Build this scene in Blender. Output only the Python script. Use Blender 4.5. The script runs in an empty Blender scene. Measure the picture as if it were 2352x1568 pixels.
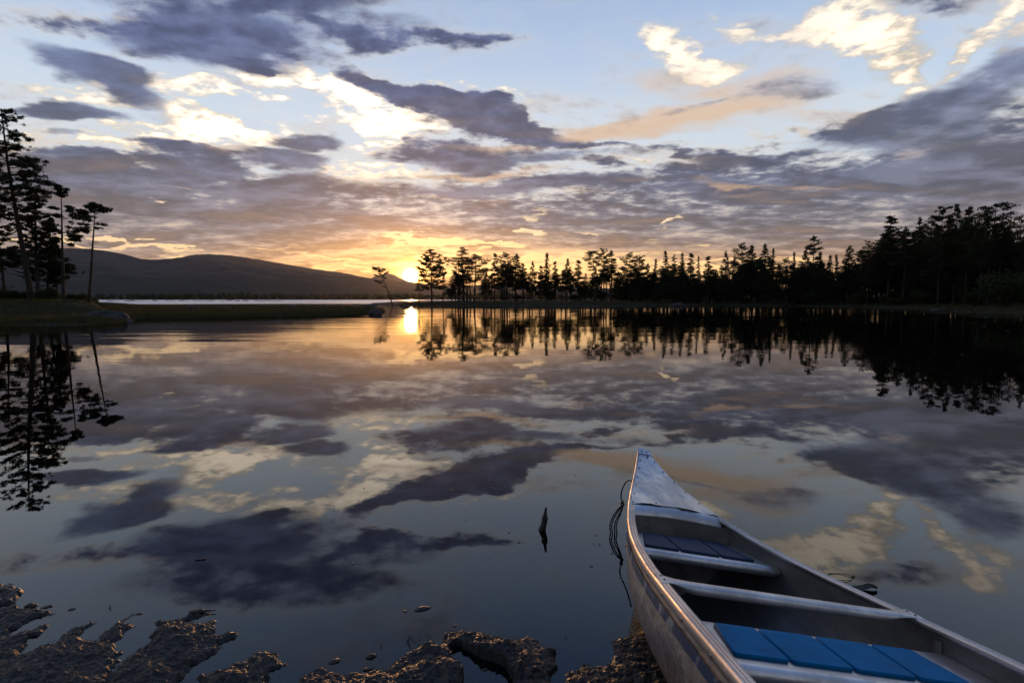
import bpy, math, random
import numpy as np
from mathutils import Vector, Matrix

C = bpy.context.scene.collection
sc = bpy.context.scene
H = 1.40                                     # camera height over the lake
PITCH = math.atan(97.5 / 1261.0)
CP, SP = math.cos(PITCH), math.sin(PITCH)

# ------------------------------------------------------------------ camera
cam_d = bpy.data.cameras.new('camera')
cam_d.sensor_width = 36.0
cam_d.lens = 36.0 * 1261.0 / 2352.0
cam_d.clip_start = 0.05
cam_d.clip_end = 60000.0
cam = bpy.data.objects.new('camera', cam_d)
C.objects.link(cam)
cam.location = (0, 0, H)
cam.rotation_euler = (math.pi / 2 - PITCH, 0, 0)
sc.camera = cam

sc.view_settings.view_transform = 'Standard'
sc.view_settings.look = 'None'
sc.view_settings.exposure = 0.0
sc.view_settings.gamma = 1.0
sc.view_settings.use_curve_mapping = False
sc.render.engine = 'CYCLES'
sc.cycles.use_denoising = True
sc.cycles.max_bounces = 7
sc.cycles.glossy_bounces = 4
sc.cycles.transparent_max_bounces = 12
sc.cycles.sample_clamp_indirect = 6.0
sc.cycles.caustics_reflective = False
sc.cycles.caustics_refractive = False


def direction(px, py):
    """direction of a point of the reference layout (2352 wide) as forward, right, up"""
    a = (px - 1176.0) / 1261.0
    b = (784.0 - py) / 1261.0
    return a, CP + b * SP, b * CP - SP


def azel(px, py):
    x, y, z = direction(px, py)
    return math.degrees(math.atan2(x, y)), math.degrees(math.atan2(z, math.hypot(x, y)))


SUN_AZ, SUN_EL = azel(943, 634)

# ------------------------------------------------------------------ sun lamp
sun_d = bpy.data.lights.new('sun', 'SUN')
sun_d.energy = 1.2
sun_d.angle = math.radians(0.55)
sun_d.color = (1.0, 0.46, 0.16)
sun = bpy.data.objects.new('sun', sun_d)
C.objects.link(sun)
_a, _e = math.radians(SUN_AZ), math.radians(SUN_EL)
SUN_DIR = Vector((math.sin(_a) * math.cos(_e), math.cos(_a) * math.cos(_e), math.sin(_e)))
sun.rotation_euler = SUN_DIR.to_track_quat('Z', 'Y').to_euler()

# ------------------------------------------------------------------ world: evening sky with clouds
world = bpy.data.worlds.new('World')
sc.world = world
world.use_nodes = True
WT = world.node_tree
WT.nodes.clear()


class NG:
    """tiny helper to write node graphs"""
    def __init__(s, tree):
        s.t = tree

    def n(s, kind, **kw):
        nd = s.t.nodes.new(kind)
        for k, v in kw.items():
            setattr(nd, k, v)
        return nd

    def put(s, sock, v):
        if isinstance(v, bpy.types.NodeSocket):
            s.t.links.new(v, sock)
        elif isinstance(v, (tuple, list)) and len(v) == 3 and sock.type == 'RGBA':
            sock.default_value = (*v, 1)
        else:
            sock.default_value = v

    def m(s, op, a, b=0.0, c=0.0, clamp=False):
        nd = s.n('ShaderNodeMath', operation=op)
        nd.use_clamp = clamp
        s.put(nd.inputs[0], a); s.put(nd.inputs[1], b); s.put(nd.inputs[2], c)
        return nd.outputs[0]

    def vm(s, op, a, b=(0, 0, 0), scale=None):
        nd = s.n('ShaderNodeVectorMath', operation=op)
        s.put(nd.inputs[0], a)
        s.put(nd.inputs[1], b)
        if scale is not None:
            s.put(nd.inputs['Scale'], scale)
        return nd.outputs['Value'] if op in ('LENGTH', 'DOT_PRODUCT') else nd.outputs[0]

    def ss(s, v, lo, hi, a=0.0, b=1.0, kind='SMOOTHSTEP'):
        nd = s.n('ShaderNodeMapRange', interpolation_type=kind)
        s.put(nd.inputs[0], v)
        for i, q in zip((1, 2, 3, 4), (lo, hi, a, b)):
            s.put(nd.inputs[i], q)
        return nd.outputs[0]

    def mix(s, f, a, b):
        nd = s.n('ShaderNodeMix', data_type='RGBA')
        s.put(nd.inputs[0], f); s.put(nd.inputs[6], a); s.put(nd.inputs[7], b)
        return nd.outputs[2]

    def noise(s, vec, scale, detail=4, rough=0.5, dist=0.0, out='Fac', lac=2.0):
        nd = s.n('ShaderNodeTexNoise')
        s.put(nd.inputs['Vector'], vec)
        nd.inputs['Scale'].default_value = scale
        nd.inputs['Detail'].default_value = detail
        nd.inputs['Roughness'].default_value = rough
        nd.inputs['Lacunarity'].default_value = lac
        nd.inputs['Distortion'].default_value = dist
        return nd.outputs[0 if out == 'Fac' else 1]

    def xyz(s, v):
        nd = s.n('ShaderNodeSeparateXYZ'); s.put(nd.inputs[0], v)
        return nd.outputs

    def vec(s, x, y, z=0.0):
        nd = s.n('ShaderNodeCombineXYZ')
        s.put(nd.inputs[0], x); s.put(nd.inputs[1], y); s.put(nd.inputs[2], z)
        return nd.outputs[0]

    def ramp(s, f, stops, interp='LINEAR'):
        nd = s.n('ShaderNodeValToRGB'); s.put(nd.inputs[0], f)
        cr = nd.color_ramp; cr.interpolation = interp
        while len(cr.elements) < len(stops):
            cr.elements.new(0.5)
        for e, (p, col) in zip(cr.elements, stops):
            e.position = p; e.color = (*col, 1)
        return nd.outputs[0]


def lin(r, g, b):
    return tuple(((c / 255) / 12.92 if c <= 10 else (((c / 255) + 0.055) / 1.055) ** 2.4) for c in (r, g, b))


W = NG(WT)
tc = W.n('ShaderNodeTexCoord').outputs['Generated']
dxyz = W.xyz(W.vm('NORMALIZE', tc))
DX, DY, DZ = dxyz[0], dxyz[1], dxyz[2]
az = W.m('MULTIPLY', W.m('ARCTAN2', DX, DY), 180 / math.pi)
el = W.m('MULTIPLY', W.m('ARCSINE', DZ), 180 / math.pi)
zz = W.m('ADD', W.m('MAXIMUM', DZ, 0.0), 0.11)
plane = W.vec(W.m('DIVIDE', DX, zz), W.m('DIVIDE', DY, zz), 0.0)      # the clouds lie on a layer overhead
# streets of cloud run slightly across the view
pr = W.n('ShaderNodeMapping'); W.put(pr.inputs[0], plane); pr.inputs['Rotation'].default_value = (0, 0, 0.35)
pr.inputs['Scale'].default_value = (0.62, 1.35, 1.0)
streets = pr.outputs[0]
wn = W.noise(plane, 2.0, 5, 0.55, out='Color')
warp = W.vm('MULTIPLY', W.vm('SUBTRACT', wn, (0.5, 0.5, 0.5)), (11.0, 6.0, 0.0))
dirdeg = W.vec(az, el, 1.0)
P_rough = W.vm('ADD', dirdeg, warp)
P_soft = W.vm('ADD', dirdeg, W.vm('SCALE', warp, scale=0.75))

cosang = W.vm('DOT_PRODUCT', W.vec(DX, DY, DZ), tuple(SUN_DIR))
sunang = W.m('MULTIPLY', W.m('ARCCOSINE', W.m('MINIMUM', cosang, 1.0)), 180 / math.pi)
n_street = W.noise(streets, 2.2, 5, 0.5, 0.3)
n_fluff = W.noise(plane, 7.5, 6, 0.56, 0.15)
n_fine = W.noise(plane, 19.0, 4, 0.6)
n_big = W.noise(streets, 0.9, 3, 0.5)


def blob_field(P, blobs, lo=0.3, hi=1.3):
    """sum of soft elliptical cloud masses, each (x, y, rx, ry, tilt, strength)"""
    tot, P0 = None, P
    for k, (px, py, rx, ry, rot, st) in enumerate(blobs):
        if k % 12 == 11:      # (the minute offset only makes the shader evaluate the masses a dozen at a time)
            mad = W.n('ShaderNodeVectorMath', operation='MULTIPLY_ADD')
            W.put(mad.inputs[0], tot); mad.inputs[1].default_value = (1e-7, 0, 0); W.put(mad.inputs[2], P0)
            P = mad.outputs[0]
        c = azel(px, py)
        r = math.radians(rot)
        a1 = azel(px + rx * 0.5 * math.cos(r), py - rx * 0.5 * math.sin(r))
        a0 = azel(px - rx * 0.5 * math.cos(r), py + rx * 0.5 * math.sin(r))
        b1 = azel(px - ry * 0.5 * math.sin(r), py - ry * 0.5 * math.cos(r))
        b0 = azel(px + ry * 0.5 * math.sin(r), py + ry * 0.5 * math.cos(r))
        M = np.linalg.inv(np.array([[a1[0] - a0[0], b1[0] - b0[0]], [a1[1] - a0[1], b1[1] - b0[1]]]))
        off = -M @ np.array(c)
        u = W.vm('DOT_PRODUCT', P, (float(M[0, 0]), float(M[0, 1]), float(off[0])))
        v = W.vm('DOT_PRODUCT', P, (float(M[1, 0]), float(M[1, 1]), float(off[1])))
        r2 = W.m('MULTIPLY_ADD', v, v, W.m('MULTIPLY', u, u))
        f = W.ss(r2, lo * lo, hi * hi, st, 0.0)
        tot = f if tot is None else W.m('ADD', tot, f)
    return tot


DARK = [  # rough edged grey clouds
    (560, -40, 330, 60, 0, .6), (380, 70, 190, 60, 2, .5), (560, 100, 200, 50, -6, .4), (760, 60, 210, 50, -4, .45), (960, 82, 240, 34, -6, .55),
    (1110, 86, 120, 14, -5, .35), (250, 20, 190, 50, 0, .35), (60, 60, 190, 46, 0, .4), (690, 145, 120, 22, -8, .3),
    (820, 165, 90, 26, -35, .6), (905, 205, 90, 26, -20, .7), (1000, 235, 120, 34, -12, .85), (1110, 270, 130, 40, -16, .9), (1230, 305, 110, 34, -15, .75),
    (1330, 325, 110, 20, -8, .45), (935, 262, 60, 20, -10, .25), (960, 350, 120, 34, 0, .5), (1080, 330, 150, 30, 0, .5),
    (400, 345, 130, 18, -8, .6), (480, 385, 135, 36, -8, .8), (215, 385, 130, 22, -8, .7), (310, 405, 160, 28, -6, .4),
    (310, 440, 380, 36, -4, .4), (560, 505, 220, 20, -6, .2), (20, 430, 140, 50, 0, .4),
    (2260, 190, 190, 62, 24, .45), (2090, 265, 230, 46, 16, .5), (2340, 110, 70, 70, 30, .4), (1880, 320, 280, 34, 6, .4), (2330, 290, 150, 50, 12, .4), (1640, 350, 230, 20, -4, .35), (1440, 350, 200, 14, 0, .3),
    (2200, 400, 300, 75, 4, .6), (1800, 410, 330, 46, 0, .4), (2120, 10, 120, 40, 10, .35), (1240, 400, 300, 30, 0, .25), (1480, 415, 300, 30, 0, .35), (2150, 110, 60, 50, -30, .4),
]
LENS = [  # smooth edged grey clouds
    (450, 78, 250, 72, -4, 1.05), (620, 110, 190, 52, -6, .6), (780, 45, 230, 50, -4, .55), (560, -30, 380, 60, 0, .7), (2230, 215, 270, 85, 22, .8), (2080, 290, 240, 44, 12, .5), (2250, 370, 320, 90, 4, .8), (1960, 330, 260, 40, 8, .35), (2330, 120, 90, 80, 40, .4),
    (340, 440, 360, 50, -6, .4), (1130, 275, 140, 38, -15, .35), (460, 385, 120, 34, -8, .45), (1000, 345, 160, 40, 0, .3),
    (190, 152, 165, 44, -16, 1.05), (290, 185, 120, 36, -24, .4), (135, 246, 165, 26, -3, 1.0), (330, 235, 110, 30, -28, .45), (132, 306, 60, 12, -5, .55), (210, 300, 60, 8, -10, .2),
    (700, 323, 85, 26, 4, 1.0), (655, 372, 105, 24, -3, 1.0), (650, 462, 120, 34, -3, 1.1), (760, 440, 130, 36, -3, .4), (685, 415, 80, 36, 0, .6),
    (1120, 368, 230, 24, 2, .6), (1090, 378, 80, 20, 0, .4), (1320, 368, 200, 14, 2, .4), (1170, 436, 220, 20, 3, 1.05), (1010, 455, 150, 14, 5, .3), (1660, 426, 190, 10, -3, .6), (1620, 508, 90, 16, 2, .55),
    (1400, 425, 220, 10, -3, .4), (860, 440, 160, 16, -3, .35), (870, 495, 230, 20, 0, .3), (1010, 553, 90, 7, 3, .5), (1600, 240, 90, 10, 14, .5),
    (1820, 195, 110, 26, 8, .4), (430, 505, 220, 16, -5, .3), (1550, 545, 120, 9, 2, .4), (1250, 512, 130, 14, 4, .35), (60, 470, 160, 20, 0, .3), (1700, 375, 200, 22, 4, .35), (1500, 460, 300, 14, 0, .3),
]
LIGHT = [  # sunlit white to cream clouds
    (1560, 120, 105, 50, -14, 1.0), (1650, 140, 110, 26, -8, .7), (1500, 135, 50, 26, 0, .5), (1750, 70, 85, 18, -8, .8), (1700, 35, 60, 10, 0, .5), (1600, 160, 100, 14, 0, .5),
    (1900, 70, 90, 45, 15, 1.0), (1970, 60, 90, 60, 0, .8), (2010, 110, 70, 70, -25, .9), (2050, 175, 50, 36, -40, .8), (2000, 5, 90, 30, 0, .6),
    (2230, 70, 130, 26, 42, .8), (2320, 40, 90, 60, 35, .8), (2130, 150, 130, 26, 35, .55), (2100, 200, 90, 20, 10, .4),
    (330, 50, 90, 44, -10, .65), (210, 25, 200, 26, 0, .45), (190, 208, 120, 14, -4, .8), (380, 190, 80, 20, -5, .6), (470, 197, 60, 22, 0, .75), (590, 205, 80, 15, -8, 1.0),
    (680, 165, 160, 22, -3, 1.0), (800, 195, 80, 34, -30, .9), (850, 250, 120, 50, -20, 1.0), (720, 250, 60, 16, 0, .4), (930, 290, 120, 34, -8, .9), (930, 335, 130, 22, -3, .7),
    (400, 240, 130, 26, -28, .9), (480, 285, 150, 24, -15, 1.0), (590, 303, 150, 18, -2, .9), (350, 295, 150, 28, -10, .8), (470, 328, 150, 20, -4, .9), (240, 325, 220, 20, -6, .7), (90, 345, 180, 22, 0, .5), (620, 340, 90, 14, 0, .4),
    (340, 370, 130, 18, -14, .75), (390, 442, 140, 9, -10, .8), (860, 395, 160, 26, -4, .8), (1050, 203, 80, 9, -8, .5), (1240, 545, 90, 18, 4, .5), (1160, 235, 60, 8, -15, .4),
    (340, 575, 170, 11, -6, 1.1), (200, 560, 140, 10, 0, .7), (430, 575, 110, 9, 0, .5), (600, 573, 90, 8, -4, .6), (10, 565, 90, 14, 0, .7), (770, 609, 110, 8, -3, .7), (690, 597, 70, 6, -3, .55),
    (900, 556, 60, 8, -12, 1.0), (1000, 566, 110, 12, 6, 1.15), (1170, 555, 55, 10, 5, 1.1), (1030, 545, 120, 7, 3, .5), (1230, 498, 55, 7, 5, .8), (1040, 480, 90, 7, 3, .6), (980, 505, 70, 6, 4, .5), (1380, 540, 50, 7, 4, .8),
    (1400, 585, 320, 14, 0, .7), (1560, 565, 130, 8, 0, .5), (1750, 560, 140, 8, 4, .4), (1100, 620, 230, 24, 0, .7), (1400, 620, 330, 22, 0, .8), (1750, 620, 300, 22, 0, .6), (2150, 620, 300, 18, 0, .35),
    (1550, 505, 22, 5, 28, .8), (1545, 521, 25, 4, 10, .7), (1300, 605, 200, 12, 0, .5), (1790, 300, 120, 10, 5, .35), (1500, 385, 170, 9, -3, .5), (1900, 300, 60, 8, 0, .5), (1320, 345, 120, 8, -4, .5),
]
PEACH = [  # smooth peach veils
    (1500, 285, 210, 34, 8, .95), (1420, 300, 130, 22, 3, .5), (1680, 225, 190, 40, 12, .7), (1560, 190, 130, 26, 3, .45), (1820, 165, 90, 14, 6, .35), (1750, 270, 160, 34, 12, .45), (1180, 400, 200, 10, 2, .75),
    (1700, 416, 110, 8, -3, .6), (1830, 434, 90, 6, -3, .5), (2130, 345, 100, 12, 12, .7), (2090, 360, 50, 8, 0, .5), (1120, 342, 120, 9, 2, .55), (2250, 320, 90, 8, 14, .4), (1030, 455, 120, 5, 3, .5),
    (520, 350, 80, 7, -8, .3), (2060, 270, 60, 20, 25, .2), (1190, 455, 190, 6, 3, .5),
]
WARM = [(1000, 640, 430, 100, 0, .55), (1250, 640, 760, 85, 0, .36), (500, 640, 420, 45, 0, .12), (943, 634, 200, 80, 0, .4), (1700, 640, 560, 60, 0, .34)]

d_rough = blob_field(P_rough, DARK)
d_soft = blob_field(P_soft, LENS, 0.35, 1.2)
l_field = blob_field(P_rough, LIGHT, 0.2, 1.35)
p_field = blob_field(P_soft, PEACH, 0.1, 1.4)
warm = W.m('MINIMUM', blob_field(dirdeg, WARM, 0.0, 1.4), 1.0)

# overhead and behind the camera the sky carries on with the same kind of broken cloud
inview = W.m('MULTIPLY', W.ss(W.m('ABSOLUTE', az), 46, 58, 1, 0), W.ss(el, 27, 36, 1, 0))
free = W.ss(n_big, 0.45, 0.62, -0.25, 0.55)
outside = W.m('MULTIPLY', W.m('SUBTRACT', 1.0, inview), free)

elr = W.ss(el, -2, 40, 0, 1, 'LINEAR')
sky_hi = W.ramp(elr, [(0.0, lin(222, 190, 158)), (0.12, lin(224, 196, 168)), (0.22, lin(212, 205, 200)), (0.32, lin(213, 222, 230)),
                      (0.45, lin(207, 222, 238)), (0.58, lin(186, 206, 233)), (0.70, lin(168, 192, 225)), (0.85, lin(130, 160, 205)), (1.0, lin(95, 128, 182))])
gold = W.ramp(elr, [(0.0, (1.1, .50, .10)), (0.10, (1.15, .66, .2)), (0.2, (1.0, .72, .42)), (0.35, (.8, .78, .72)), (1.0, (.6, .7, .8))])
sky = W.mix(W.m('MULTIPLY', warm, 0.6), sky_hi, gold)
back = W.ss(W.m('ABSOLUTE', az), 60, 140, 1.0, 0.62)

# cream light on the thin parts of the clouds, gold low down near the sun
lit = W.ramp(elr, [(0.0, (1.0, .62, .27)), (0.12, (1.05, .74, .42)), (0.24, (1.0, .78, .54)), (0.42, (.97, .84, .68)), (0.7, (.90, .80, .67)), (1.0, (.6, .56, .52))])
lit = W.mix(W.m('MULTIPLY', warm, 0.7), lit, (1.5, .9, .36))
peach = W.ramp(elr, [(0.0, lin(220, 170, 120)), (0.25, lin(214, 178, 150)), (0.45, lin(226, 198, 172)), (0.7, lin(222, 208, 196)), (1.0, lin(180, 170, 170))])
dark = W.ramp(elr, [(0.0, lin(168, 140, 120)), (0.13, lin(146, 129, 122)), (0.18, lin(128, 121, 126)), (0.26, lin(108, 110, 126)), (0.36, lin(94, 103, 129)), (0.55, lin(90, 102, 136)), (0.75, lin(86, 100, 136)), (1.0, lin(70, 84, 118))])
dark = W.mix(W.m('MULTIPLY', warm, 0.85), dark, lin(186, 140, 100))

nz_f = W.m('SUBTRACT', n_fluff, 0.5); nz_s = W.m('SUBTRACT', n_street, 0.5); nz_x = W.m('SUBTRACT', n_fine, 0.5)
lf = W.m('MULTIPLY_ADD', nz_f, 4.6, W.m('MULTIPLY_ADD', nz_x, 2.6, l_field))
lf = W.m('ADD', lf, W.m('MULTIPLY', outside, 0.6))
a_l = W.m('MULTIPLY', W.ss(lf, -0.05, 1.45), W.ss(l_field, 0.0, 0.6))
lshade = W.ss(W.m('MULTIPLY_ADD', nz_s, 3.0, W.m('MULTIPLY_ADD', nz_x, 1.6, lf)), 0.0, 2.1, 0.50, 1.15)
boost = W.ss(sunang, 6.0, 40.0, 2.0, 1.28)
lit_b = W.vm('SCALE', lit, scale=W.m('MULTIPLY', lshade, boost))
pf = W.m('MULTIPLY_ADD', nz_s, 2.6, p_field)
a_p = W.ss(pf, 0.0, 1.2, 0, 0.9)

calm = W.ss(el, 3, 14, 0.42, 1.0)
nmix = W.m('MULTIPLY', calm, W.m('MULTIPLY_ADD', nz_s, 3.6, W.m('MULTIPLY_ADD', nz_f, 2.2, W.m('MULTIPLY', nz_x, 1.2))))
# the far grey layer that closes the sky towards the horizon
deck = W.m('MULTIPLY', W.ss(W.m('MULTIPLY_ADD', nz_s, 6.0, el), 13.8, 8.5), W.ss(warm, 0.25, 0.95, 0.86, 0.60))
d_all = W.m('ADD', d_rough, deck)
df = W.m('ADD', W.m('MULTIPLY_ADD', nmix, W.ss(d_all, 0.0, 0.45, 0.1, 1.0), d_all), outside)
a_d = W.ss(df, -0.22, 1.0)
k_d = W.ss(df, -0.10, 0.80)
dl = W.m('MULTIPLY_ADD', nmix, 0.42, d_soft)
a_s = W.ss(dl, -0.02, 0.92, 0, 0.94)
body = W.ss(W.m('MULTIPLY_ADD', nz_f, 2.0, W.m('MULTIPLY_ADD', nz_s, 3.2, 0.5)), 0.0, 1.0, 1.5, 0.78)   # thick and thin inside a cloud
dark = W.vm('SCALE', dark, scale=body)

veil = W.ss(W.m('MULTIPLY_ADD', nz_s, 3.0, W.m('MULTIPLY', nz_f, 1.5)), -0.3, 1.2, 0.0, 0.55)
col = W.mix(W.m('MULTIPLY', veil, W.ss(el, 40, 12)), sky, lit)
col = W.mix(a_l, col, lit_b)
col = W.mix(a_d, col, W.mix(k_d, lit, dark))
col = W.mix(a_p, col, peach)
col = W.mix(a_s, col, W.mix(W.m('MULTIPLY', W.ss(az, 22, 38), W.ss(el, 8, 14)), dark, W.vm('MULTIPLY', dark, (1.55, 1.42, 1.22))))
# light that breaks through again in front of the low grey layer
lf2 = W.m('MULTIPLY', W.ss(W.m('MULTIPLY_ADD', nz_s, 2.6, W.m('MULTIPLY_ADD', nz_f, 1.3, l_field)), 0.45, 1.15), W.m('MULTIPLY', W.ss(el, 12, 8), W.ss(l_field, 0.15, 0.7)))
col = W.mix(lf2, col, lit)

# air light round the low sun, and the sun itself
g_in = W.m('POWER', W.ss(sunang, 0.0, 3.2, 1.0, 0.0, 'LINEAR'), 3.2)
g_out = W.m('POWER', W.ss(sunang, 0.0, 10.0, 1.0, 0.0, 'LINEAR'), 3.0)
disc = W.ss(sunang, 0.20, 0.85, 1.0, 0.0)
glow = W.vm('ADD', W.vm('SCALE', (1.0, 0.50, 0.09), scale=W.m('MULTIPLY', g_in, 8.5)), W.vm('SCALE', (1.0, 0.40, 0.07), scale=W.m('MULTIPLY', g_out, 0.85)))
glow = W.vm('ADD', glow, W.vm('SCALE', (1.0, 0.78, 0.42), scale=W.m('MULTIPLY', disc, 60.0)))
col = W.vm('POWER', col, (1.12, 1.12, 1.12))
col = W.vm('SCALE', col, scale=back)
col = W.vm('ADD', col, glow)
nis = W.n('ShaderNodeTexSky', sky_type='NISHITA')
nis.sun_disc = False
nis.sun_elevation = math.radians(SUN_EL)
nis.sun_rotation = math.radians(SUN_AZ)
bg1 = W.n('ShaderNodeBackground'); W.put(bg1.inputs[0], col); bg1.inputs[1].default_value = 1.0
bg2 = W.n('ShaderNodeBackground'); W.put(bg2.inputs[0], nis.outputs[0]); bg2.inputs[1].default_value = 0.008
addsh = W.n('ShaderNodeAddShader')
WT.links.new(bg1.outputs[0], addsh.inputs[0]); WT.links.new(bg2.outputs[0], addsh.inputs[1])
wo = W.n('ShaderNodeOutputWorld')
WT.links.new(addsh.outputs[0], wo.inputs[0])
world.cycles.sampling_method = 'MANUAL'
world.cycles.sample_map_resolution = 1024

# ================================================================== helpers
rng = np.random.default_rng(11)


def ground_point(px, py, z=0.0):
    """where the line of sight through a point of the reference layout meets the level z"""
    x, y, up = direction(px, py)
    k = (H - z) / -up
    return x * k, y * k


def hash3(ix, iy, iz, seed):
    h = (ix * 374761393 + iy * 668265263 + iz * 2147483647 + seed * 974634777) & 0xffffffff
    h = ((h ^ (h >> 13)) * 1274126177) & 0xffffffff
    return ((h ^ (h >> 16)) & 0xffff) / 65535.0


def vnoise(x, y, z=None, seed=0):
    x = np.asarray(x, float); y = np.asarray(y, float)
    z = np.zeros_like(x) if z is None else np.asarray(z, float)
    xi, yi, zi = np.floor(x).astype(np.int64), np.floor(y).astype(np.int64), np.floor(z).astype(np.int64)
    fx, fy, fz = x - xi, y - yi, z - zi
    fx, fy, fz = [f * f * (3 - 2 * f) for f in (fx, fy, fz)]
    r = 0
    for dx in (0, 1):
        for dy in (0, 1):
            for dz in (0, 1):
                w = (fx if dx else 1 - fx) * (fy if dy else 1 - fy) * (fz if dz else 1 - fz)
                r = r + w * hash3(xi + dx, yi + dy, zi + dz, seed)
    return r


def fbm(x, y, z=None, octaves=4, seed=0, gain=0.5):
    a, s, t = 1.0, 0.0, 0.0
    for o in range(octaves):
        s = s + a * vnoise(x * 2 ** o + 17.3 * o, y * 2 ** o - 9.1 * o, None if z is None else z * 2 ** o, seed + o)
        t += a
        a *= gain
    return s / t


def smooth(v, lo, hi):
    t = np.clip((v - lo) / (hi - lo), 0, 1)
    return t * t * (3 - 2 * t)


def sdf(px, py, poly):
    """signed distance to a polygon, positive inside"""
    poly = np.asarray(poly, float)
    best = np.full(px.shape, 1e18)
    inside = np.zeros(px.shape, bool)
    n = len(poly)
    for i in range(n):
        x0, y0 = poly[i]; x1, y1 = poly[(i + 1) % n]
        dx, dy = x1 - x0, y1 - y0
        t = np.clip(((px - x0) * dx + (py - y0) * dy) / (dx * dx + dy * dy + 1e-12), 0, 1)
        best = np.minimum(best, (px - x0 - t * dx) ** 2 + (py - y0 - t * dy) ** 2)
        c = (y0 > py) != (y1 > py)
        with np.errstate(divide='ignore', invalid='ignore'):
            xc = (x1 - x0) * (py - y0) / (y1 - y0 if y1 != y0 else 1e-12) + x0
        inside ^= c & (px < xc)
    d = np.sqrt(best)
    return np.where(inside, d, -d)


def mesh_from(name, verts, faces, smooth_shade=True, mats=(), midx=None):
    """faces: a list of integer arrays, each (n,3) or (n,4)"""
    me = bpy.data.meshes.new(name)
    verts = np.ascontiguousarray(verts, np.float32)
    me.vertices.add(len(verts)); me.vertices.foreach_set('co', verts.ravel())
    loops = np.concatenate([f.ravel() for f in faces]).astype(np.int32)
    counts = np.concatenate([np.full(len(f), f.shape[1], np.int32) for f in faces])
    starts = np.concatenate([[0], np.cumsum(counts)[:-1]]).astype(np.int32)
    me.loops.add(len(loops)); me.loops.foreach_set('vertex_index', loops)
    me.polygons.add(len(counts))
    me.polygons.foreach_set('loop_start', starts)
    if smooth_shade:
        me.polygons.foreach_set('use_smooth', np.ones(len(counts), bool))
    for m in mats:
        me.materials.append(m)
    if midx is not None:
        me.polygons.foreach_set('material_index', np.asarray(midx, np.int32))
    me.update(calc_edges=True)
    me.validate()
    return me


class MB:
    """collects shapes and links them as one mesh object"""
    def __init__(s):
        s.v, s.f, s.n = [], [], 0

    def add(s, v, *faces):
        v = np.asarray(v, float).reshape(-1, 3)
        s.v.append(v)
        for f in faces:
            f = np.asarray(f, np.int64)
            if len(f):
                s.f.append(f + s.n)
        s.n += len(v)
        return s

    def tube(s, path, radii, sides=6, cap=True, squash=1.0):
        path = np.asarray(path, float); n = len(path)
        radii = np.broadcast_to(np.asarray(radii, float), (n,))
        tan = np.gradient(path, axis=0)
        tan /= np.linalg.norm(tan, axis=1)[:, None] + 1e-12
        up = np.array([0, 0, 1.0]) if abs(tan[:, 2]).mean() < 0.8 else np.array([0, 1.0, 0])
        a = np.cross(tan, up); a /= np.linalg.norm(a, axis=1)[:, None] + 1e-12
        b = np.cross(a, tan)
        th = np.linspace(0, 2 * np.pi, sides, endpoint=False)
        ring = path[:, None] + radii[:, None, None] * (np.cos(th)[None, :, None] * a[:, None] + squash * np.sin(th)[None, :, None] * b[:, None])
        v = ring.reshape(-1, 3)
        i = np.arange(n - 1)[:, None] * sides; j = np.arange(sides)[None]
        k = (j + 1) % sides
        q = np.stack([i + j, i + k, i + sides + k, i + sides + j], -1).reshape(-1, 4)
        if cap:
            v = np.vstack([v, path[0], path[-1]])
            jj = np.arange(sides); kk = (jj + 1) % sides
            t0 = np.stack([kk, jj, np.full(sides, n * sides)], -1)
            t1 = np.stack([(n - 1) * sides + jj, (n - 1) * sides + kk, np.full(sides, n * sides + 1)], -1)
            return s.add(v, q, np.vstack([t0, t1]))
        return s.add(v, q)

    def grid(s, P, close_u=False, close_v=False):
        """P (nu, nv, 3)"""
        nu, nv = P.shape[:2]
        iu = np.arange(nu if close_u else nu - 1)[:, None]; jv = np.arange(nv if close_v else nv - 1)[None]
        i2 = (iu + 1) % nu; j2 = (jv + 1) % nv
        q = np.stack(np.broadcast_arrays(iu * nv + jv, i2 * nv + jv, i2 * nv + j2, iu * nv + j2), -1).reshape(-1, 4)
        return s.add(P.reshape(-1, 3), q)

    def box(s, lo, hi):
        x0, y0, z0 = lo; x1, y1, z1 = hi
        v = [(x0, y0, z0), (x1, y0, z0), (x1, y1, z0), (x0, y1, z0), (x0, y0, z1), (x1, y0, z1), (x1, y1, z1), (x0, y1, z1)]
        return s.add(v, [(0, 3, 2, 1), (4, 5, 6, 7), (0, 1, 5, 4), (1, 2, 6, 5), (2, 3, 7, 6), (3, 0, 4, 7)])

    def build(s, name, mat, parent=None, smooth_shade=True):
        me = mesh_from(name, np.vstack(s.v), s.f, smooth_shade, [mat])
        return link(name, me, parent)


def link(name, me, parent=None):
    o = bpy.data.objects.new(name, me)
    C.objects.link(o)
    if parent is not None:
        o.parent = parent
    return o


def tag(o, label=None, cat=None, group=None, kind=None):
    if label: o['label'] = label
    if cat: o['category'] = cat
    if group: o['group'] = group
    if kind: o['kind'] = kind
    return o


def empty(name, loc, rot=(0, 0, 0)):
    o = bpy.data.objects.new(name, None)
    C.objects.link(o)
    o.location = loc; o.rotation_euler = rot
    o.empty_display_size = 0.3
    return o


def material(name, base=(0.5, 0.5, 0.5), rough=0.6, metal=0.0, spec=0.5, build=None):
    m = bpy.data.materials.new(name); m.use_nodes = True
    nt = m.node_tree; nt.nodes.clear()
    g = NG(nt)
    p = g.n('ShaderNodeBsdfPrincipled')
    p.inputs['Base Color'].default_value = (*base, 1)
    p.inputs['Roughness'].default_value = rough
    p.inputs['Metallic'].default_value = metal
    p.inputs['Specular IOR Level'].default_value = spec
    out = g.n('ShaderNodeOutputMaterial')
    nt.links.new(p.outputs[0], out.inputs[0])
    if build:
        build(g, p, out)
    return m


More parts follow.
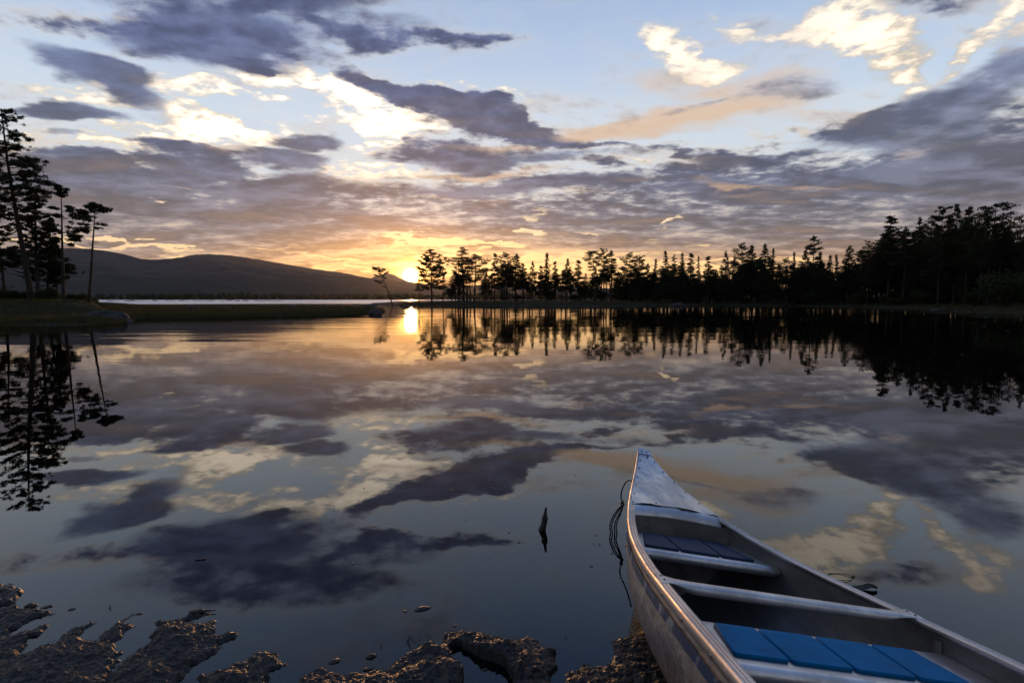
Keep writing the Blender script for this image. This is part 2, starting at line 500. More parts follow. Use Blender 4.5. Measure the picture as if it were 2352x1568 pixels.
def bump(g, p, h, dist, strength=1.0):
    b = g.n('ShaderNodeBump')
    b.inputs['Strength'].default_value = strength
    b.inputs['Distance'].default_value = dist
    g.put(b.inputs['Height'], h)
    g.t.links.new(b.outputs[0], p.inputs['Normal'])
    return b


# ================================================================== materials of the land
def _soil(g, p, out):
    pos = g.n('ShaderNodeNewGeometry').outputs['Position']
    z = g.xyz(pos)[2]
    n = g.noise(pos, 0.6, 6, 0.65)
    n2 = g.noise(pos, 9.0, 4, 0.6)
    heath = g.mix(g.ss(n, 0.4, 0.62), (.030, .034, .014), (.052, .043, .022))
    heath = g.mix(g.ss(n2, 0.35, 0.7, 0.0, 0.6), heath, (.022, .022, .012))
    mud = g.mix(g.ss(n2, 0.3, 0.7), (.030, .026, .022), (.055, .046, .036))
    g.put(p.inputs['Base Color'], g.mix(g.ss(z, 0.02, 0.16), mud, heath))
    g.put(p.inputs['Roughness'], g.ss(z, 0.02, 0.16, 0.8, 0.95)); p.inputs['Specular IOR Level'].default_value = 0.15
    bump(g, p, n2, 0.05)


M_ground = material('ground', build=_soil)


def _hill(g, p, out):
    pos = g.n('ShaderNodeNewGeometry').outputs['Position']
    z = g.xyz(pos)[2]
    mp = g.n('ShaderNodeMapping'); g.put(mp.inputs[0], pos); mp.inputs['Scale'].default_value = (1, 1, 4.0)
    n = g.noise(mp.outputs[0], 0.0035, 7, 0.66)
    n2 = g.noise(mp.outputs[0], 0.015, 5, 0.75)
    heath = g.mix(g.ss(n, 0.38, 0.62), (.042, .035, .032), (.080, .066, .058))
    heath = g.mix(g.ss(n2, 0.55, 0.72, 0, .7), heath, (.13, .11, .10))
    wood = g.mix(g.ss(n2, 0.3, 0.7), (.018, .021, .015), (.034, .036, .025))
    treeline = g.m('ADD', z, g.m('MULTIPLY', g.m('SUBTRACT', n, 0.5), 420))
    g.put(p.inputs['Base Color'], g.mix(g.ss(treeline, 90, 300), wood, heath))
    bump(g, p, n2, 14.0)


M_hill = material('hill', rough=0.95, spec=0.1, build=_hill)


def _water(g, p, out):
    geo = g.n('ShaderNodeNewGeometry')
    pos = geo.outputs['Position']
    nt = g.t
    # light ripples, long in the direction across the wind, calmer near the shore
    dist = g.vm('LENGTH', pos)
    def ripple(sx, sy, rot, scale, det):
        mp = g.n('ShaderNodeMapping'); g.put(mp.inputs[0], pos)
        mp.inputs['Scale'].default_value = (sx, sy, 1); mp.inputs['Rotation'].default_value = (0, 0, rot)
        return g.noise(mp.outputs[0], scale, det, 0.5)
    swell = ripple(0.35, 1.0, 0.12, 0.9, 2)
    rip = ripple(0.45, 1.0, -0.08, 5.0, 3)
    roll = ripple(0.22, 1.0, 0.05, 0.17, 3)
    patch = g.ss(ripple(0.3, 1.0, 0.3, 0.11, 3), 0.42, 0.62, 0.35, 1.0)
    far = g.ss(dist, 3.0, 26.0, 0.10, 1.0)
    h = g.m('MULTIPLY', g.m('ADD', g.m('MULTIPLY', swell, 0.0085), g.m('MULTIPLY', rip, 0.0016)), g.m('MULTIPLY', patch, far))
    h = g.m('ADD', h, g.m('MULTIPLY', g.m('MULTIPLY', roll, 0.034), g.ss(dist, 8.0, 40.0)))
    b = g.n('ShaderNodeBump'); b.inputs['Strength'].default_value = 1.0; b.inputs['Distance'].default_value = 1.0
    g.put(b.inputs['Height'], h)
    gl = g.n('ShaderNodeBsdfGlossy'); gl.inputs['Roughness'].default_value = 0.0
    open_ = g.ss(dist, 140.0, 210.0)                      # the breeze reaches the open lake beyond the points
    g.put(gl.inputs['Roughness'], g.m('ADD', g.ss(dist, 8.0, 60.0, 0.0, 0.010), g.m('MULTIPLY', open_, 0.30)))
    nt.links.new(b.outputs[0], gl.inputs['Normal'])
    tr = g.n('ShaderNodeBsdfTransparent'); tr.inputs[0].default_value = (.34, .33, .29, 1)     # peat-brown water over the bed
    fr = g.n('ShaderNodeFresnel'); fr.inputs['IOR'].default_value = 1.65
    nt.links.new(b.outputs[0], fr.inputs['Normal'])
    mx = g.n('ShaderNodeMixShader')
    nt.links.new(fr.outputs[0], mx.inputs[0]); nt.links.new(tr.outputs[0], mx.inputs[1]); nt.links.new(gl.outputs[0], mx.inputs[2])
    nt.links.new(mx.outputs[0], out.inputs[0])
    nt.nodes.remove(p)


M_water = material('water', build=_water)

# ================================================================== ground, one sheet out to the far shore
def G(px, py):
    return ground_point(px, py)


SPIT = [(-260, 20), (-70, 24)] + [G(-260, 764), G(-60, 752), G(60, 749), G(183, 748), G(250, 744), G(311, 733), G(403, 731.5), G(520, 730), G(632, 727), G(740, 725), G(800, 723),
        G(850, 720), G(873, 716), G(868, 711), G(790, 708), G(640, 707), G(450, 706), G(320, 705), G(262, 703), (-75, 120), (-260, 210)]
HEATH = [G(846, 697.8), G(890, 699.2), G(925, 701.6), G(1000, 702.2), G(1100, 703), G(1250, 704), G(1380, 703.5), G(1500, 702.4), G(1640, 702), G(1740, 702.6),
         G(1830, 703.2), G(1940, 705), G(2060, 708), G(2140, 712), G(2230, 717), G(2330, 721.5), G(2420, 728), G(2700, 742), (180, 20), (600, -100), (900, 700), (140, 330), (20, 290), (-28, 230), (-36, 190)]
FAR = [(-3600, 860), (-1400, 900), (-700, 875), (-300, 890), (-60, 900), (300, 880), (900, 850), (2600, 900), (9000, 2000), (9000, 9000), (-9000, 9000), (-9000, 1200)]
HERE = [(-70, 24), (-26, 9), (-9, 3.0), (-3.2, 1.25), (0, 1.2), (3, 1.1), (9, 3.0), (30, 6), (60, 12), (180, 20), (600, -100), (600, -600), (-600, -600), (-260, 20)]


def ground_height(x, y):
    r = np.hypot(x, y)
    wob = (fbm(x * 0.25, y * 0.25, octaves=3, seed=3) - 0.5) * 2.4 * smooth(r, 8, 30)
    z = np.full(x.shape, -9.0)
    # the grassy spit on the left, with the mound the pines stand on
    d = sdf(x, y, SPIT) + wob * 0.5
    mound = smooth(-x / np.maximum(y, 1), .728, .765) * smooth(y, 36, 43) * smooth(-y, -66, -54)
    lm = smooth(-x, 46, 80)
    zs = np.where(d > 0, 0.13 * smooth(d, 0, 1.6) + 0.06 * smooth(d, 2, 9) + (0.92 * mound + 0.7 * lm) * smooth(d, 1, 12), d * 0.13)
    z = np.maximum(z, zs)
    d = sdf(x, y, HEATH) + wob * 0.6
    zs = np.where(d > 0, 0.30 * smooth(d, 0, 1.0) + 0.55 * smooth(d, 1, 12) + 0.5 * smooth(d, 12, 40) * smooth(x, -24, -4), d * 0.10)
    z = np.maximum(z, zs)
    d = sdf(x, y, FAR) + (fbm(x * 0.006, y * 0.006, octaves=3, seed=8) - 0.5) * 70
    z = np.maximum(z, np.where(d > 0, 0.6 * smooth(d, 0, 15) + 6.0 * smooth(d, 30, 400), d * 0.02))
    d = sdf(x, y, HERE)
    z = np.maximum(z, np.where(d > 0, -0.10 + 0.15 * d * smooth(d, 0, 2) - 0.10 * np.clip(d - 8, 0, 30), -0.10 + d * 0.10))
    z = np.maximum(z, -2.6)
    z = z + (fbm(x * 0.9, y * 0.9, octaves=4, seed=5) - 0.5) * 0.16 * smooth(z, 0.05, 0.4) * smooth(r, 4, 12)
    return z


MUD_X, MUD_Y = (-3.6, 3.6), (-1.2, 3.3)
th = np.radians(np.concatenate([np.linspace(-180, -52, 60, endpoint=False), np.linspace(-52, 52, 620, endpoint=False), np.linspace(52, 180, 60, endpoint=False)]))
rr = np.concatenate([np.geomspace(0.4, 18, 50, endpoint=False), np.geomspace(18, 260, 300, endpoint=False), np.geomspace(260, 14000, 90)])
TH, RR = np.meshgrid(th, rr, indexing='ij')
GX, GY = np.sin(TH) * RR, np.cos(TH) * RR
GZ = ground_height(GX, GY)
under = (smooth(GX, MUD_X[0] - .3, MUD_X[0] + .5) * smooth(-GX, -MUD_X[1] - .3, -MUD_X[1] + .5) * smooth(GY, MUD_Y[0] - .3, MUD_Y[0] + .5) * smooth(-GY, -MUD_Y[1] - .3, -MUD_Y[1] + .3))
GZ = GZ - 0.30 * under
b_ = MB(); b_.grid(np.stack([GX, GY, GZ], -1), close_u=True)
b_.add([(0, 0, float(GZ[:, 0].mean()))])
ring0 = np.arange(len(th)) * len(rr)
b_.f.append(np.stack([ring0, np.full(len(th), b_.n - 1), np.roll(ring0, -1)], -1)[:, ::-1])
ground = b_.build('ground', M_ground)
tag(ground, 'dark heath and lake bed around the lake', 'ground', kind='structure')

# water: one level sheet
b_ = MB()
wx = np.array([-14000, -3000, -600, -120, -30, -8, 8, 30, 120, 600, 3000, 14000.0]); wy = np.array([-400, -60, -12, 0, 6, 14, 30, 80, 250, 900, 3000.0])
WX, WY = np.meshgrid(wx, wy, indexing='ij')
b_.grid(np.stack([WX, WY, np.zeros_like(WX)], -1))
water = b_.build('lake_water', M_water, smooth_shade=False)
tag(water, 'still lake water mirroring the evening clouds', 'water', kind='structure')

# ================================================================== hills beyond the lake
def hills_from(profile, dist, depth, name, seed, z_foot=4.0):
    px = np.array([p[0] for p in profile], float); py = np.array([p[1] for p in profile], float)
    ae = np.array([azel(a, b) for a, b in profile])
    azs = np.linspace(ae[0, 0], ae[-1, 0], 520)
    # smooth the ridge line
    e = np.interp(azs, ae[:, 0], ae[:, 1])
    ker = np.hanning(13); ker /= ker.sum()
    e = np.convolve(np.pad(e, 6, mode='edge'), ker, mode='valid')
    t = np.linspace(0, 1, 120)
    A, T = np.meshgrid(np.radians(azs), t, indexing='ij')
    E = np.repeat(np.tan(np.radians(e))[:, None], len(t), 1)
    R = dist * (0.46 + 0.54 * T)
    ridge = E * dist + H
    shape = T ** 1.55 * (1.0 - 0.0 * T)
    n = (fbm(A * 26 + 5, T * 6, octaves=5, seed=seed) - 0.5)
    Z = z_foot + (ridge - z_foot) * shape + n * 60 * np.sin(np.pi * T) ** 0.8
    Z = Z + (fbm(A * 160, T * 2, octaves=3, seed=seed + 2) - 0.5) * 9 * smooth(T, .6, 1)
    # and the back side falls away
    Rb = dist * (1.0 + depth * np.linspace(0.02, 1, 12))[None, :] * np.ones((len(azs), 1))
    Ab = np.repeat(np.radians(azs)[:, None], 12, 1)
    Zb = Z[:, -1:] * (1 - np.linspace(0.02, 1, 12)[None] ** 1.3 * 1.05) - 5
    R = np.hstack([R, Rb]); A = np.hstack([A, Ab]); Z = np.hstack([Z, Zb])
    m = MB(); m.grid(np.stack([np.sin(A) * R, np.cos(A) * R, Z], -1))
    o = m.build(name, M_hill)
    return o


RIDGE = [(-900, 640), (-500, 610), (-200, 590), (0, 577), (60, 573), (150, 570), (205, 571), (240, 575), (275, 581), (300, 588), (340, 598.5), (365, 596), (405, 592.5), (425, 590),
         (436, 585), (455, 583.5), (500, 584), (540, 588), (600, 597), (640, 604), (700, 614), (740, 620), (790, 626), (815, 632), (850, 639), (880, 643), (900, 645), (930, 647.5), (960, 650), (1000, 653), (1060, 655), (1150, 655), (1250, 657), (1330, 659), (1450, 664),
         (1600, 667), (1900, 668), (2400, 668), (2900, 672)]
o = hills_from(RIDGE, 6200.0, 0.6, 'hills', 21)
tag(o, 'long bare mountain ridge beyond the lake', 'hills', kind='structure')
RIDGE2 = [(780, 682), (815, 660), (840, 645), (862, 634), (880, 629.5), (892, 628), (905, 631), (920, 639.5), (943, 647), (962, 651), (990, 657), (1040, 664), (1100, 672), (1150, 684)]
o = hills_from(RIDGE2, 9000.0, 0.4, 'hill', 33)
tag(o, 'small round hill where the sun is setting', 'hill', kind='structure')


# ================================================================== foliage material
def _leaf(col_a, col_b, trans):
    def f(g, p, out):
        oi = g.n('ShaderNodeObjectInfo').outputs['Random']
        pos = g.n('ShaderNodeTexCoord').outputs['Object']
        n = g.noise(pos, 1.6, 3, 0.6)
        c = g.mix(g.ss(n, 0.35, 0.65), col_a, col_b)
        c = g.mix(g.m('MULTIPLY', oi, 0.45), c, tuple(0.55 * q for q in col_b))
        g.put(p.inputs['Base Color'], c)
        t = g.n('ShaderNodeBsdfTranslucent'); g.put(t.inputs[0], c)
        mx = g.n('ShaderNodeMixShader'); mx.inputs[0].default_value = trans
        g.t.links.new(p.outputs[0], mx.inputs[1]); g.t.links.new(t.outputs[0], mx.inputs[2])
        g.t.links.new(mx.outputs[0], out.inputs[0])
    return f


M_needle = material('pine_needles', rough=0.8, spec=0.2, build=_leaf((.026, .034, .014), (.040, .048, .018), 0.25))
M_bush = material('bush_leaves', rough=0.8, spec=0.2, build=_leaf((.030, .040, .014), (.052, .060, .018), 0.25))
M_grass = material('sedge', rough=0.7, spec=0.2, build=_leaf((.050, .054, .018), (.085, .074, .028), 0.3))


def _bark(g, p, out):
    pos = g.n('ShaderNodeTexCoord').outputs['Object']
    mp = g.n('ShaderNodeMapping'); g.put(mp.inputs[0], pos); mp.inputs['Scale'].default_value = (5, 5, 1)
    n = g.noise(mp.outputs[0], 3.0, 5, 0.6)
    z = g.xyz(pos)[2]
    c = g.mix(g.ss(n, 0.35, 0.65), (.026, .020, .016), (.060, .044, .034))
    c = g.mix(g.ss(z, 4.0, 9.0, 0, 0.6), c, (.075, .040, .024))
    g.put(p.inputs['Base Color'], c)
    bump(g, p, n, 0.02)


M_bark = material('pine_bark', rough=0.9, spec=0.2, build=_bark)


def _rock(g, p, out):
    pos = g.n('ShaderNodeTexCoord').outputs['Object']
    n = g.noise(pos, 2.2, 6, 0.65); n2 = g.noise(pos, 14.0, 5, 0.7)
    c = g.mix(g.ss(n, 0.4, 0.6), (.034, .031, .028), (.066, .060, .054))
    c = g.mix(g.ss(n2, 0.5, 0.7, 0, .6), c, (.05, .052, .04))
    g.put(p.inputs['Base Color'], c)
    bump(g, p, n2, 0.04)


M_rock = material('rock', rough=0.85, spec=0.3, build=_rock)


def tufts(r, centres, size, per=1, stretch=1.0, droop=0.0):
    """small leaf sized triangles round the given centres"""
    n = len(centres) * per
    c = np.repeat(centres, per, 0)
    a = r.normal(size=(n, 3)); a[:, 2] = a[:, 2] * 0.7 - droop; a /= np.linalg.norm(a, axis=1)[:, None] + 1e-9
    b = r.normal(size=(n, 3)); b -= (b * a).sum(1)[:, None] * a; b /= np.linalg.norm(b, axis=1)[:, None] + 1e-9
    s = size * r.uniform(0.6, 1.35, n)[:, None]
    v = np.stack([c - a * s * 0.5 * stretch - b * s * 0.28, c - a * s * 0.5 * stretch + b * s * 0.28, c + a * s * 0.65 * stretch], 1)
    return v.reshape(-1, 3), np.arange(n * 3).reshape(n, 3)

# ================================================================== far wood along the opposite shore, too far to tell its trees apart
def far_wood():
    r = np.random.default_rng(5)
    m = MB()
    n = 3400
    azr = np.radians(r.uniform(-50, 46, n))
    dist = 905 + r.uniform(0, 1, n) ** 1.6 * 420
    x = np.tan(azr) * dist; y = dist * 1.0
    z = ground_height(x, y)
    ok = z > 0.3
    x, y, z = x[ok], y[ok], z[ok]
    for i in range(len(x)):
        h = r.uniform(5, 9.5) * (1.25 if r.random() < 0.12 else 1) * (0.75 + 0.5 * vnoise(x[i] / 60, 0 * x[i], seed=9)); w = h * r.uniform(0.16, 0.30)
        k = 6; a0 = r.uniform(0, 6.3)
        a = a0 + np.arange(k) * 2 * np.pi / k
        vs = [(x[i], y[i], z[i] + h)]
        for (f, q) in ((0.62, 0.55), (0.25, 1.0)):
            for t in a:
                rad = w * q * r.uniform(0.7, 1.2)
                vs.append((x[i] + math.cos(t) * rad, y[i] + math.sin(t) * rad, z[i] + h * f * r.uniform(.9, 1.1)))
        vs.append((x[i], y[i], z[i] - 0.5))
        j = np.arange(k); jn = (j + 1) % k
        tri = np.vstack([np.stack([np.zeros(k, int), 1 + j, 1 + jn], -1), np.stack([np.full(k, 1 + 2 * k), 1 + k + jn, 1 + k + j], -1)])
        quad = np.stack([1 + j, 1 + k + j, 1 + k + jn, 1 + jn], -1)
        m.add(vs, tri, quad)
    o = m.build('far_wood', M_needle, smooth_shade=False)
    tag(o, 'dark low forest along the far shore below the mountain', 'forest', kind='stuff')


far_wood()

# ================================================================== trees
def pine_meshes(name, seed, height, base, radius, kind, n_branch, tuft, tuft_size, lean=(0, 0), limbs=None, bare=0, trunk_r=None, sides=7, gaps=0.15, side_bias=0.0, density=1.0, bend=1.4):
    """trunk mesh (stem and limbs) and crown mesh of one pine; its foot is the origin.
    kind shapes the crown; limbs = hand placed limbs (height fraction, x, y, rise, pad radius)"""
    r = np.random.default_rng(seed)
    fine = not name.startswith('far_') or name.startswith('far_edge')
    tr, cr = MB(), MB()
    n = 14
    t = np.linspace(0, 1, n)
    ph = r.uniform(0, 6.3, 4)
    wob = height * 0.008
    path = np.stack([lean[0] * t ** bend + wob * np.sin(3.1 * t + ph[0]) * t + wob * .6 * np.sin(7 * t + ph[2]) * t,
                     lean[1] * t ** bend + wob * np.sin(2.7 * t + ph[1]) * t, height * t], -1)
    path[0, 2] = -0.25
    r0 = trunk_r or (0.0105 * height + 0.03)
    rad = r0 * (1 - 0.86 * t ** 1.1); rad[0] *= 1.25
    tr.tube(path, rad, sides, cap=True)

    def at(f):
        return np.array([np.interp(f, t, path[:, k]) for k in range(3)])

    pads = []

    def branch(f, ang, L, rise, droop, padr, leafy=True, up_end=0.25):
        p0 = at(f)
        k = 6
        u = np.linspace(0, 1, k)
        side = r.normal() * 0.12 * L
        x = np.cos(ang) * L * u - np.sin(ang) * side * u ** 2
        y = np.sin(ang) * L * u + np.cos(ang) * side * u ** 2
        z = L * (rise * u - droop * u ** 1.5 + up_end * u ** 3) + r.normal(size=k) * 0.02 * L * u
        P = p0 + np.stack([x, y, z], -1)
        br = max(0.012, 0.22 * np.interp(f, t, rad) + 0.006 * L)
        tr.tube(P, br * (1 - 0.8 * u), 4, cap=False)
        if not leafy:
            for _ in range(r.integers(1, 4)):
                w = r.uniform(.3, .9)
                q = P[0] + (P[-1] - P[0]) * w
                e = q + np.array([r.normal() * .2, r.normal() * .2, r.uniform(-.1, .25)]) * L * .6
                tr.tube([q, (q + e) / 2 + r.normal(size=3) * .03, e], [br * .35, br * .25, .004], 3, cap=False)
            return
        m = max(3, int(round(3 + L * (4.2 if fine else 2.4))))
        for _ in range(m):
            w = r.uniform(0.38, 1.05) if kind not in ('spruce', 'spire') else r.uniform(0.15, 1.0)
            q = np.array([np.interp(w, u, P[:, kk]) for kk in range(3)])
            lat = r.normal() * 0.24 * L * (0.4 + w * .6)
            q = q + np.array([-np.sin(ang) * lat, np.cos(ang) * lat, r.uniform(-0.02, 0.12) * padr])
            pads.append((q, padr * r.uniform(0.45, 1.05) * (.62 if fine else 1.0)))
            if L > 0.7 and r.random() < 0.6:
                s0 = P[2] + (P[3] - P[2]) * r.random()
                tr.tube([s0, (s0 + q) / 2 + [0, 0, -.03 * L], q], [br * .4, br * .28, .006], 3, cap=False)

    if limbs:
        for (f, x, y, rise, padr) in limbs:
            L = math.hypot(x, y)
            branch(f, math.atan2(y, x), L, rise / max(L, .1), 0.0, abs(padr), leafy=padr > 0, up_end=0.05)
    ang = r.uniform(0, 6.3)
    for i in range(n_branch):
        q = (i + r.uniform(0, .8)) / n_branch
        f = base + (0.985 - base) * q ** 0.92
        ang += 2.4 + r.normal() * 0.35
        if kind == 'round':
            prof = math.sin(math.pi * min(1, 0.22 + 0.74 * q)) ** 0.75
        elif kind == 'umbrella':
            prof = 0.35 + 0.75 * q if q < 0.78 else 1.0 - 2.6 * (q - 0.78)
        elif kind == 'slim':
            prof = (0.80 + 0.20 * math.sin(9 * q + ph[3])) * (1 - 0.86 * q ** 1.25)
        elif kind == 'dense':
            prof = (1 - q) ** 0.72 * (0.9 + 0.2 * math.sin(11 * q + ph[3]))
        elif kind == 'ragged':
            prof = (0.55 + 0.5 * math.sin(13 * q + ph[3]) ** 2) * (1 - 0.55 * q ** 2)
        else:
            prof = (1 - q) ** 0.85 + 0.05
        if r.random() < gaps:
            continue
        L = radius * prof * r.uniform(0.68, 1.12) * (1 + side_bias * math.cos(ang))
        L = max(L, 0.16 + 0.2 * (1 - q))
        if kind in ('spruce', 'spire'):
            branch(f, ang, L, 0.02, 0.30, (0.24 + 0.20 * L) * (1 - .4 * q), up_end=0.12)
        else:
            branch(f, ang, L, r.uniform(0.02, 0.42), 0.12, ((0.24 + 0.15 * L) if fine else (0.32 + 0.20 * L)) * (1 - .35 * q))
    for i in range(bare):
        f = r.uniform(max(0.12, base - 0.42), base + 0.05)
        branch(f, r.uniform(0, 6.3), radius * r.uniform(0.25, 0.6), r.uniform(-0.25, 0.2), 0.1, 0, leafy=False)
    pads.append((at(0.99), 0.17)); pads.append((at(0.965), 0.24)); pads.append((at(0.93), 0.30))
    pr = np.array([p[1] for p in pads])
    cnt = np.maximum(10, (pr / pr.mean()) ** 1.7 * tuft / len(pads) * density).astype(int)
    flat = 0.62 if fine else 0.5 if kind in ('spruce', 'spire', 'dense') else 0.48
    cs = []
    for (q, R_), c in zip(pads, cnt):
        d = r.normal(size=(c, 3)); d /= np.linalg.norm(d, axis=1)[:, None]
        d *= (r.random(c) ** (0.62 if fine else 0.5) * 1.12)[:, None] * R_
        d[:, 2] *= flat
        cs.append(q + d)
    v, f = tufts(r, np.vstack(cs), tuft_size, stretch=1.9 if fine else 1.5)
    cr.add(v, f)
    return (mesh_from(name + '_trunk', np.vstack(tr.v), tr.f, True, [M_bark]), mesh_from(name + '_crown', np.vstack(cr.v), cr.f, False, [M_needle]))


def plant_tree(meshes, name, px_, py_, z, scale=(1, 1, 1), rot=0.0):
    o = empty(name, (px_, py_, z), (0, 0, rot))
    o.scale = scale
    link('trunk', meshes[0], o)
    link('crown', meshes[1], o)
    return o


def z_at(x, y):
    return float(ground_height(np.array([x]), np.array([y]))[0])


def site(px, fwd):
    """ground position on the bearing of layout column px at forward distance fwd"""
    x = (px - 1176.0) / 1261.0 * fwd * (CP + 0.077 * SP)
    return x, fwd, z_at(x, fwd)


def top_height(px, py, fwd):
    x, y, up = direction(px, py)
    return H + fwd * up / y


# prototypes for the far side, all 10 m tall (crown radius in metres beside it)
PROTO = {}
for key, kind, R_, base, nb, tf, seed, gp in [
        ('round', 'round', 2.1, .40, 34, 5200, 1, .12), ('round', 'round', 2.4, .34, 38, 6000, 2, .1), ('slim', 'slim', 1.35, .34, 36, 4200, 3, .15), ('slim', 'slim', 1.25, .45, 30, 3400, 4, .18),
        ('spruce', 'spruce', 1.75, .10, 64, 6800, 5, .05), ('spruce', 'spruce', 1.5, .16, 60, 6000, 6, .08), ('spire', 'spire', 1.05, .12, 60, 4800, 7, .08), ('spire', 'spire', .95, .25, 54, 4200, 8, .1),
        ('dense', 'dense', 2.2, .16, 60, 8200, 9, .05), ('dense', 'dense', 1.9, .24, 52, 7000, 10, .06), ('dense', 'dense', 2.5, .12, 60, 8800, 19, .06), ('ragged', 'ragged', 1.9, .38, 30, 4600, 12, .2), ('ragged', 'ragged', 1.7, .30, 34, 4800, 13, .16),
        ('umbrella', 'umbrella', 1.9, .60, 20, 2400, 14, .18), ('sparse', 'slim', 1.1, .62, 16, 1300, 15, .25), ('tuft', 'round', .85, .72, 14, 1100, 16, .15)]:
    bare = {'umbrella': 14, 'sparse': 14, 'tuft': 22, 'slim': 8, 'round': 8, 'ragged': 8}.get(key, 4)
    PROTO.setdefault(key, []).append((pine_meshes('far_' + key, 100 + seed, 10.0, base, R_, kind, nb, tf, 0.15, gaps=gp, bare=bare, trunk_r=0.12 if key != 'tuft' else 0.09, lean=(0.25 * math.sin(seed), 0.2)), R_))

WORDS = {'round': 'round-crowned pine', 'slim': 'narrow layered pine', 'spruce': 'pointed spruce', 'spire': 'thin spire-shaped conifer', 'dense': 'full dark conifer',
         'ragged': 'ragged open pine', 'umbrella': 'flat-topped bare-trunked pine', 'sparse': 'sparse thin pine', 'tuft': 'tall bare-stemmed pine with a small tuft on top'}
# treetops along the far shore from left to right: column, row of the top, kind, crown width in layout units
LINE = [(962, 640, 'slim', 14), (995, 572, 'ROUND0', 62), (1017, 634, 'slim', 16), (1046, 622, 'dense', 34), (1052, 596, 'ragged', 26), (1064, 566, 'sparse', 44), (1089, 584, 'round', 50), (1116, 624, 'dense', 22),
        (1136, 581, 'slim', 22), (1158, 580, 'round', 34), (1184, 582, 'dense', 40), (1201, 604, 'slim', 18), (1223, 599, 'dense', 26), (1243, 610, 'slim', 22), (1254, 580, 'spire', 20), (1275, 600, 'slim', 20), (1303, 593, 'dense', 26), (1329, 597, 'slim', 26),
        (1345, 628, 'spruce', 20), (1367, 576, 'umbrella', 36), (1370, 618, 'dense', 26), (1389, 571, 'ragged', 28), (1405, 574, 'slim', 28), (1420, 622, 'dense', 24), (1450, 580, 'round', 34), (1468, 587, 'ragged', 32), (1488, 604, 'dense', 22), (1503, 594, 'spire', 14),
        (1529, 575, 'spruce', 32), (1547, 585, 'sparse', 18), (1571, 580, 'spruce', 28), (1588, 581, 'slim', 26), (1607, 587, 'spruce', 18), (1628, 588, 'slim', 26), (1646, 618, 'dense', 26), (1668, 576, 'dense', 34), (1689, 592, 'spruce', 20),
        (1708, 558, 'round', 34), (1731, 562, 'dense', 44), (1760, 559, 'dense', 40), (1776, 569, 'spire', 14), (1790, 604, 'dense', 20), (1809, 592, 'round', 32), (1827, 578, 'spire', 14), (1853, 574, 'dense', 42), (1871, 541, 'tuft', 22),
        (1888, 577, 'spire', 20), (1912, 585, 'spruce', 30), (1926, 584, 'spire', 14), (1951, 563, 'dense', 40), (1999, 552, 'round', 36), (2049, 495, 'slim', 54), (2083, 520, 'slim', 36), (2115, 498, 'spruce', 36), (2142, 497, 'round', 38),
        (2167, 474, 'ragged', 44), (2204, 467, 'dense', 66), (2231, 474, 'slim', 34), (2262, 488, 'round', 44), (2284, 466, 'umbrella', 64), (2304, 506, 'slim', 30), (2343, 497, 'round', 46), (2380, 482, 'dense', 50), (2420, 500, 'round', 50)]


def shore_distance(px):
    return float(np.interp(px, [900, 1100, 1300, 1500, 1700, 1850, 2000, 2150, 2300, 2500, 2900], [126, 124, 122, 122, 116, 107, 94, 80, 68, 58, 40]))


def place_far(kind, px, py, width, fwd, r, pick=None):
    lst = PROTO[kind]
    (mesh, R_) = lst[pick if pick is not None else int(r.integers(len(lst)))]
    a, f_, u_ = direction(px, py)            # the column given is that of the treetop
    x, y = a / f_ * fwd, fwd
    z = z_at(x, y)
    ht = top_height(px, py, fwd) - z
    w = width * 1.58 / 1261.0 * fwd / 2
    s = w / R_ * 0.98
    return plant_tree(mesh, 'spruce_tree' if kind in ('spruce', 'spire') else 'pine_tree', x, y, z, (s * (1 if r.random() < .5 else -1), s, ht / 10.0), 0.0 if kind == 'umbrella' else r.uniform(-.5, .5))


ORD = ['first', 'second', 'third', 'fourth', 'fifth', 'sixth', 'seventh', 'eighth', 'ninth', 'tenth', 'eleventh', 'twelfth', 'thirteenth', 'fourteenth', 'fifteenth', 'sixteenth', 'seventeenth', 'eighteenth', 'nineteenth', 'twentieth']
_r = np.random.default_rng(77)
ROUND0 = pine_meshes('sun_pine', 204, 10.0, .24, 2.3, 'round', 54, 9500, 0.16, gaps=.08, bare=8, trunk_r=.13, lean=(-.1, 0), side_bias=.1)


def area(px):
    if px < 1130: return 'in the clump right of the sun'
    if px < 1350: return 'in the open row before the forest'
    if px < 1660: return 'in the mid shore forest'
    if px < 1870: return 'left of the tufted pine'
    if px < 2030: return 'between tufted pine and high wood'
    return 'in the high wood at right'


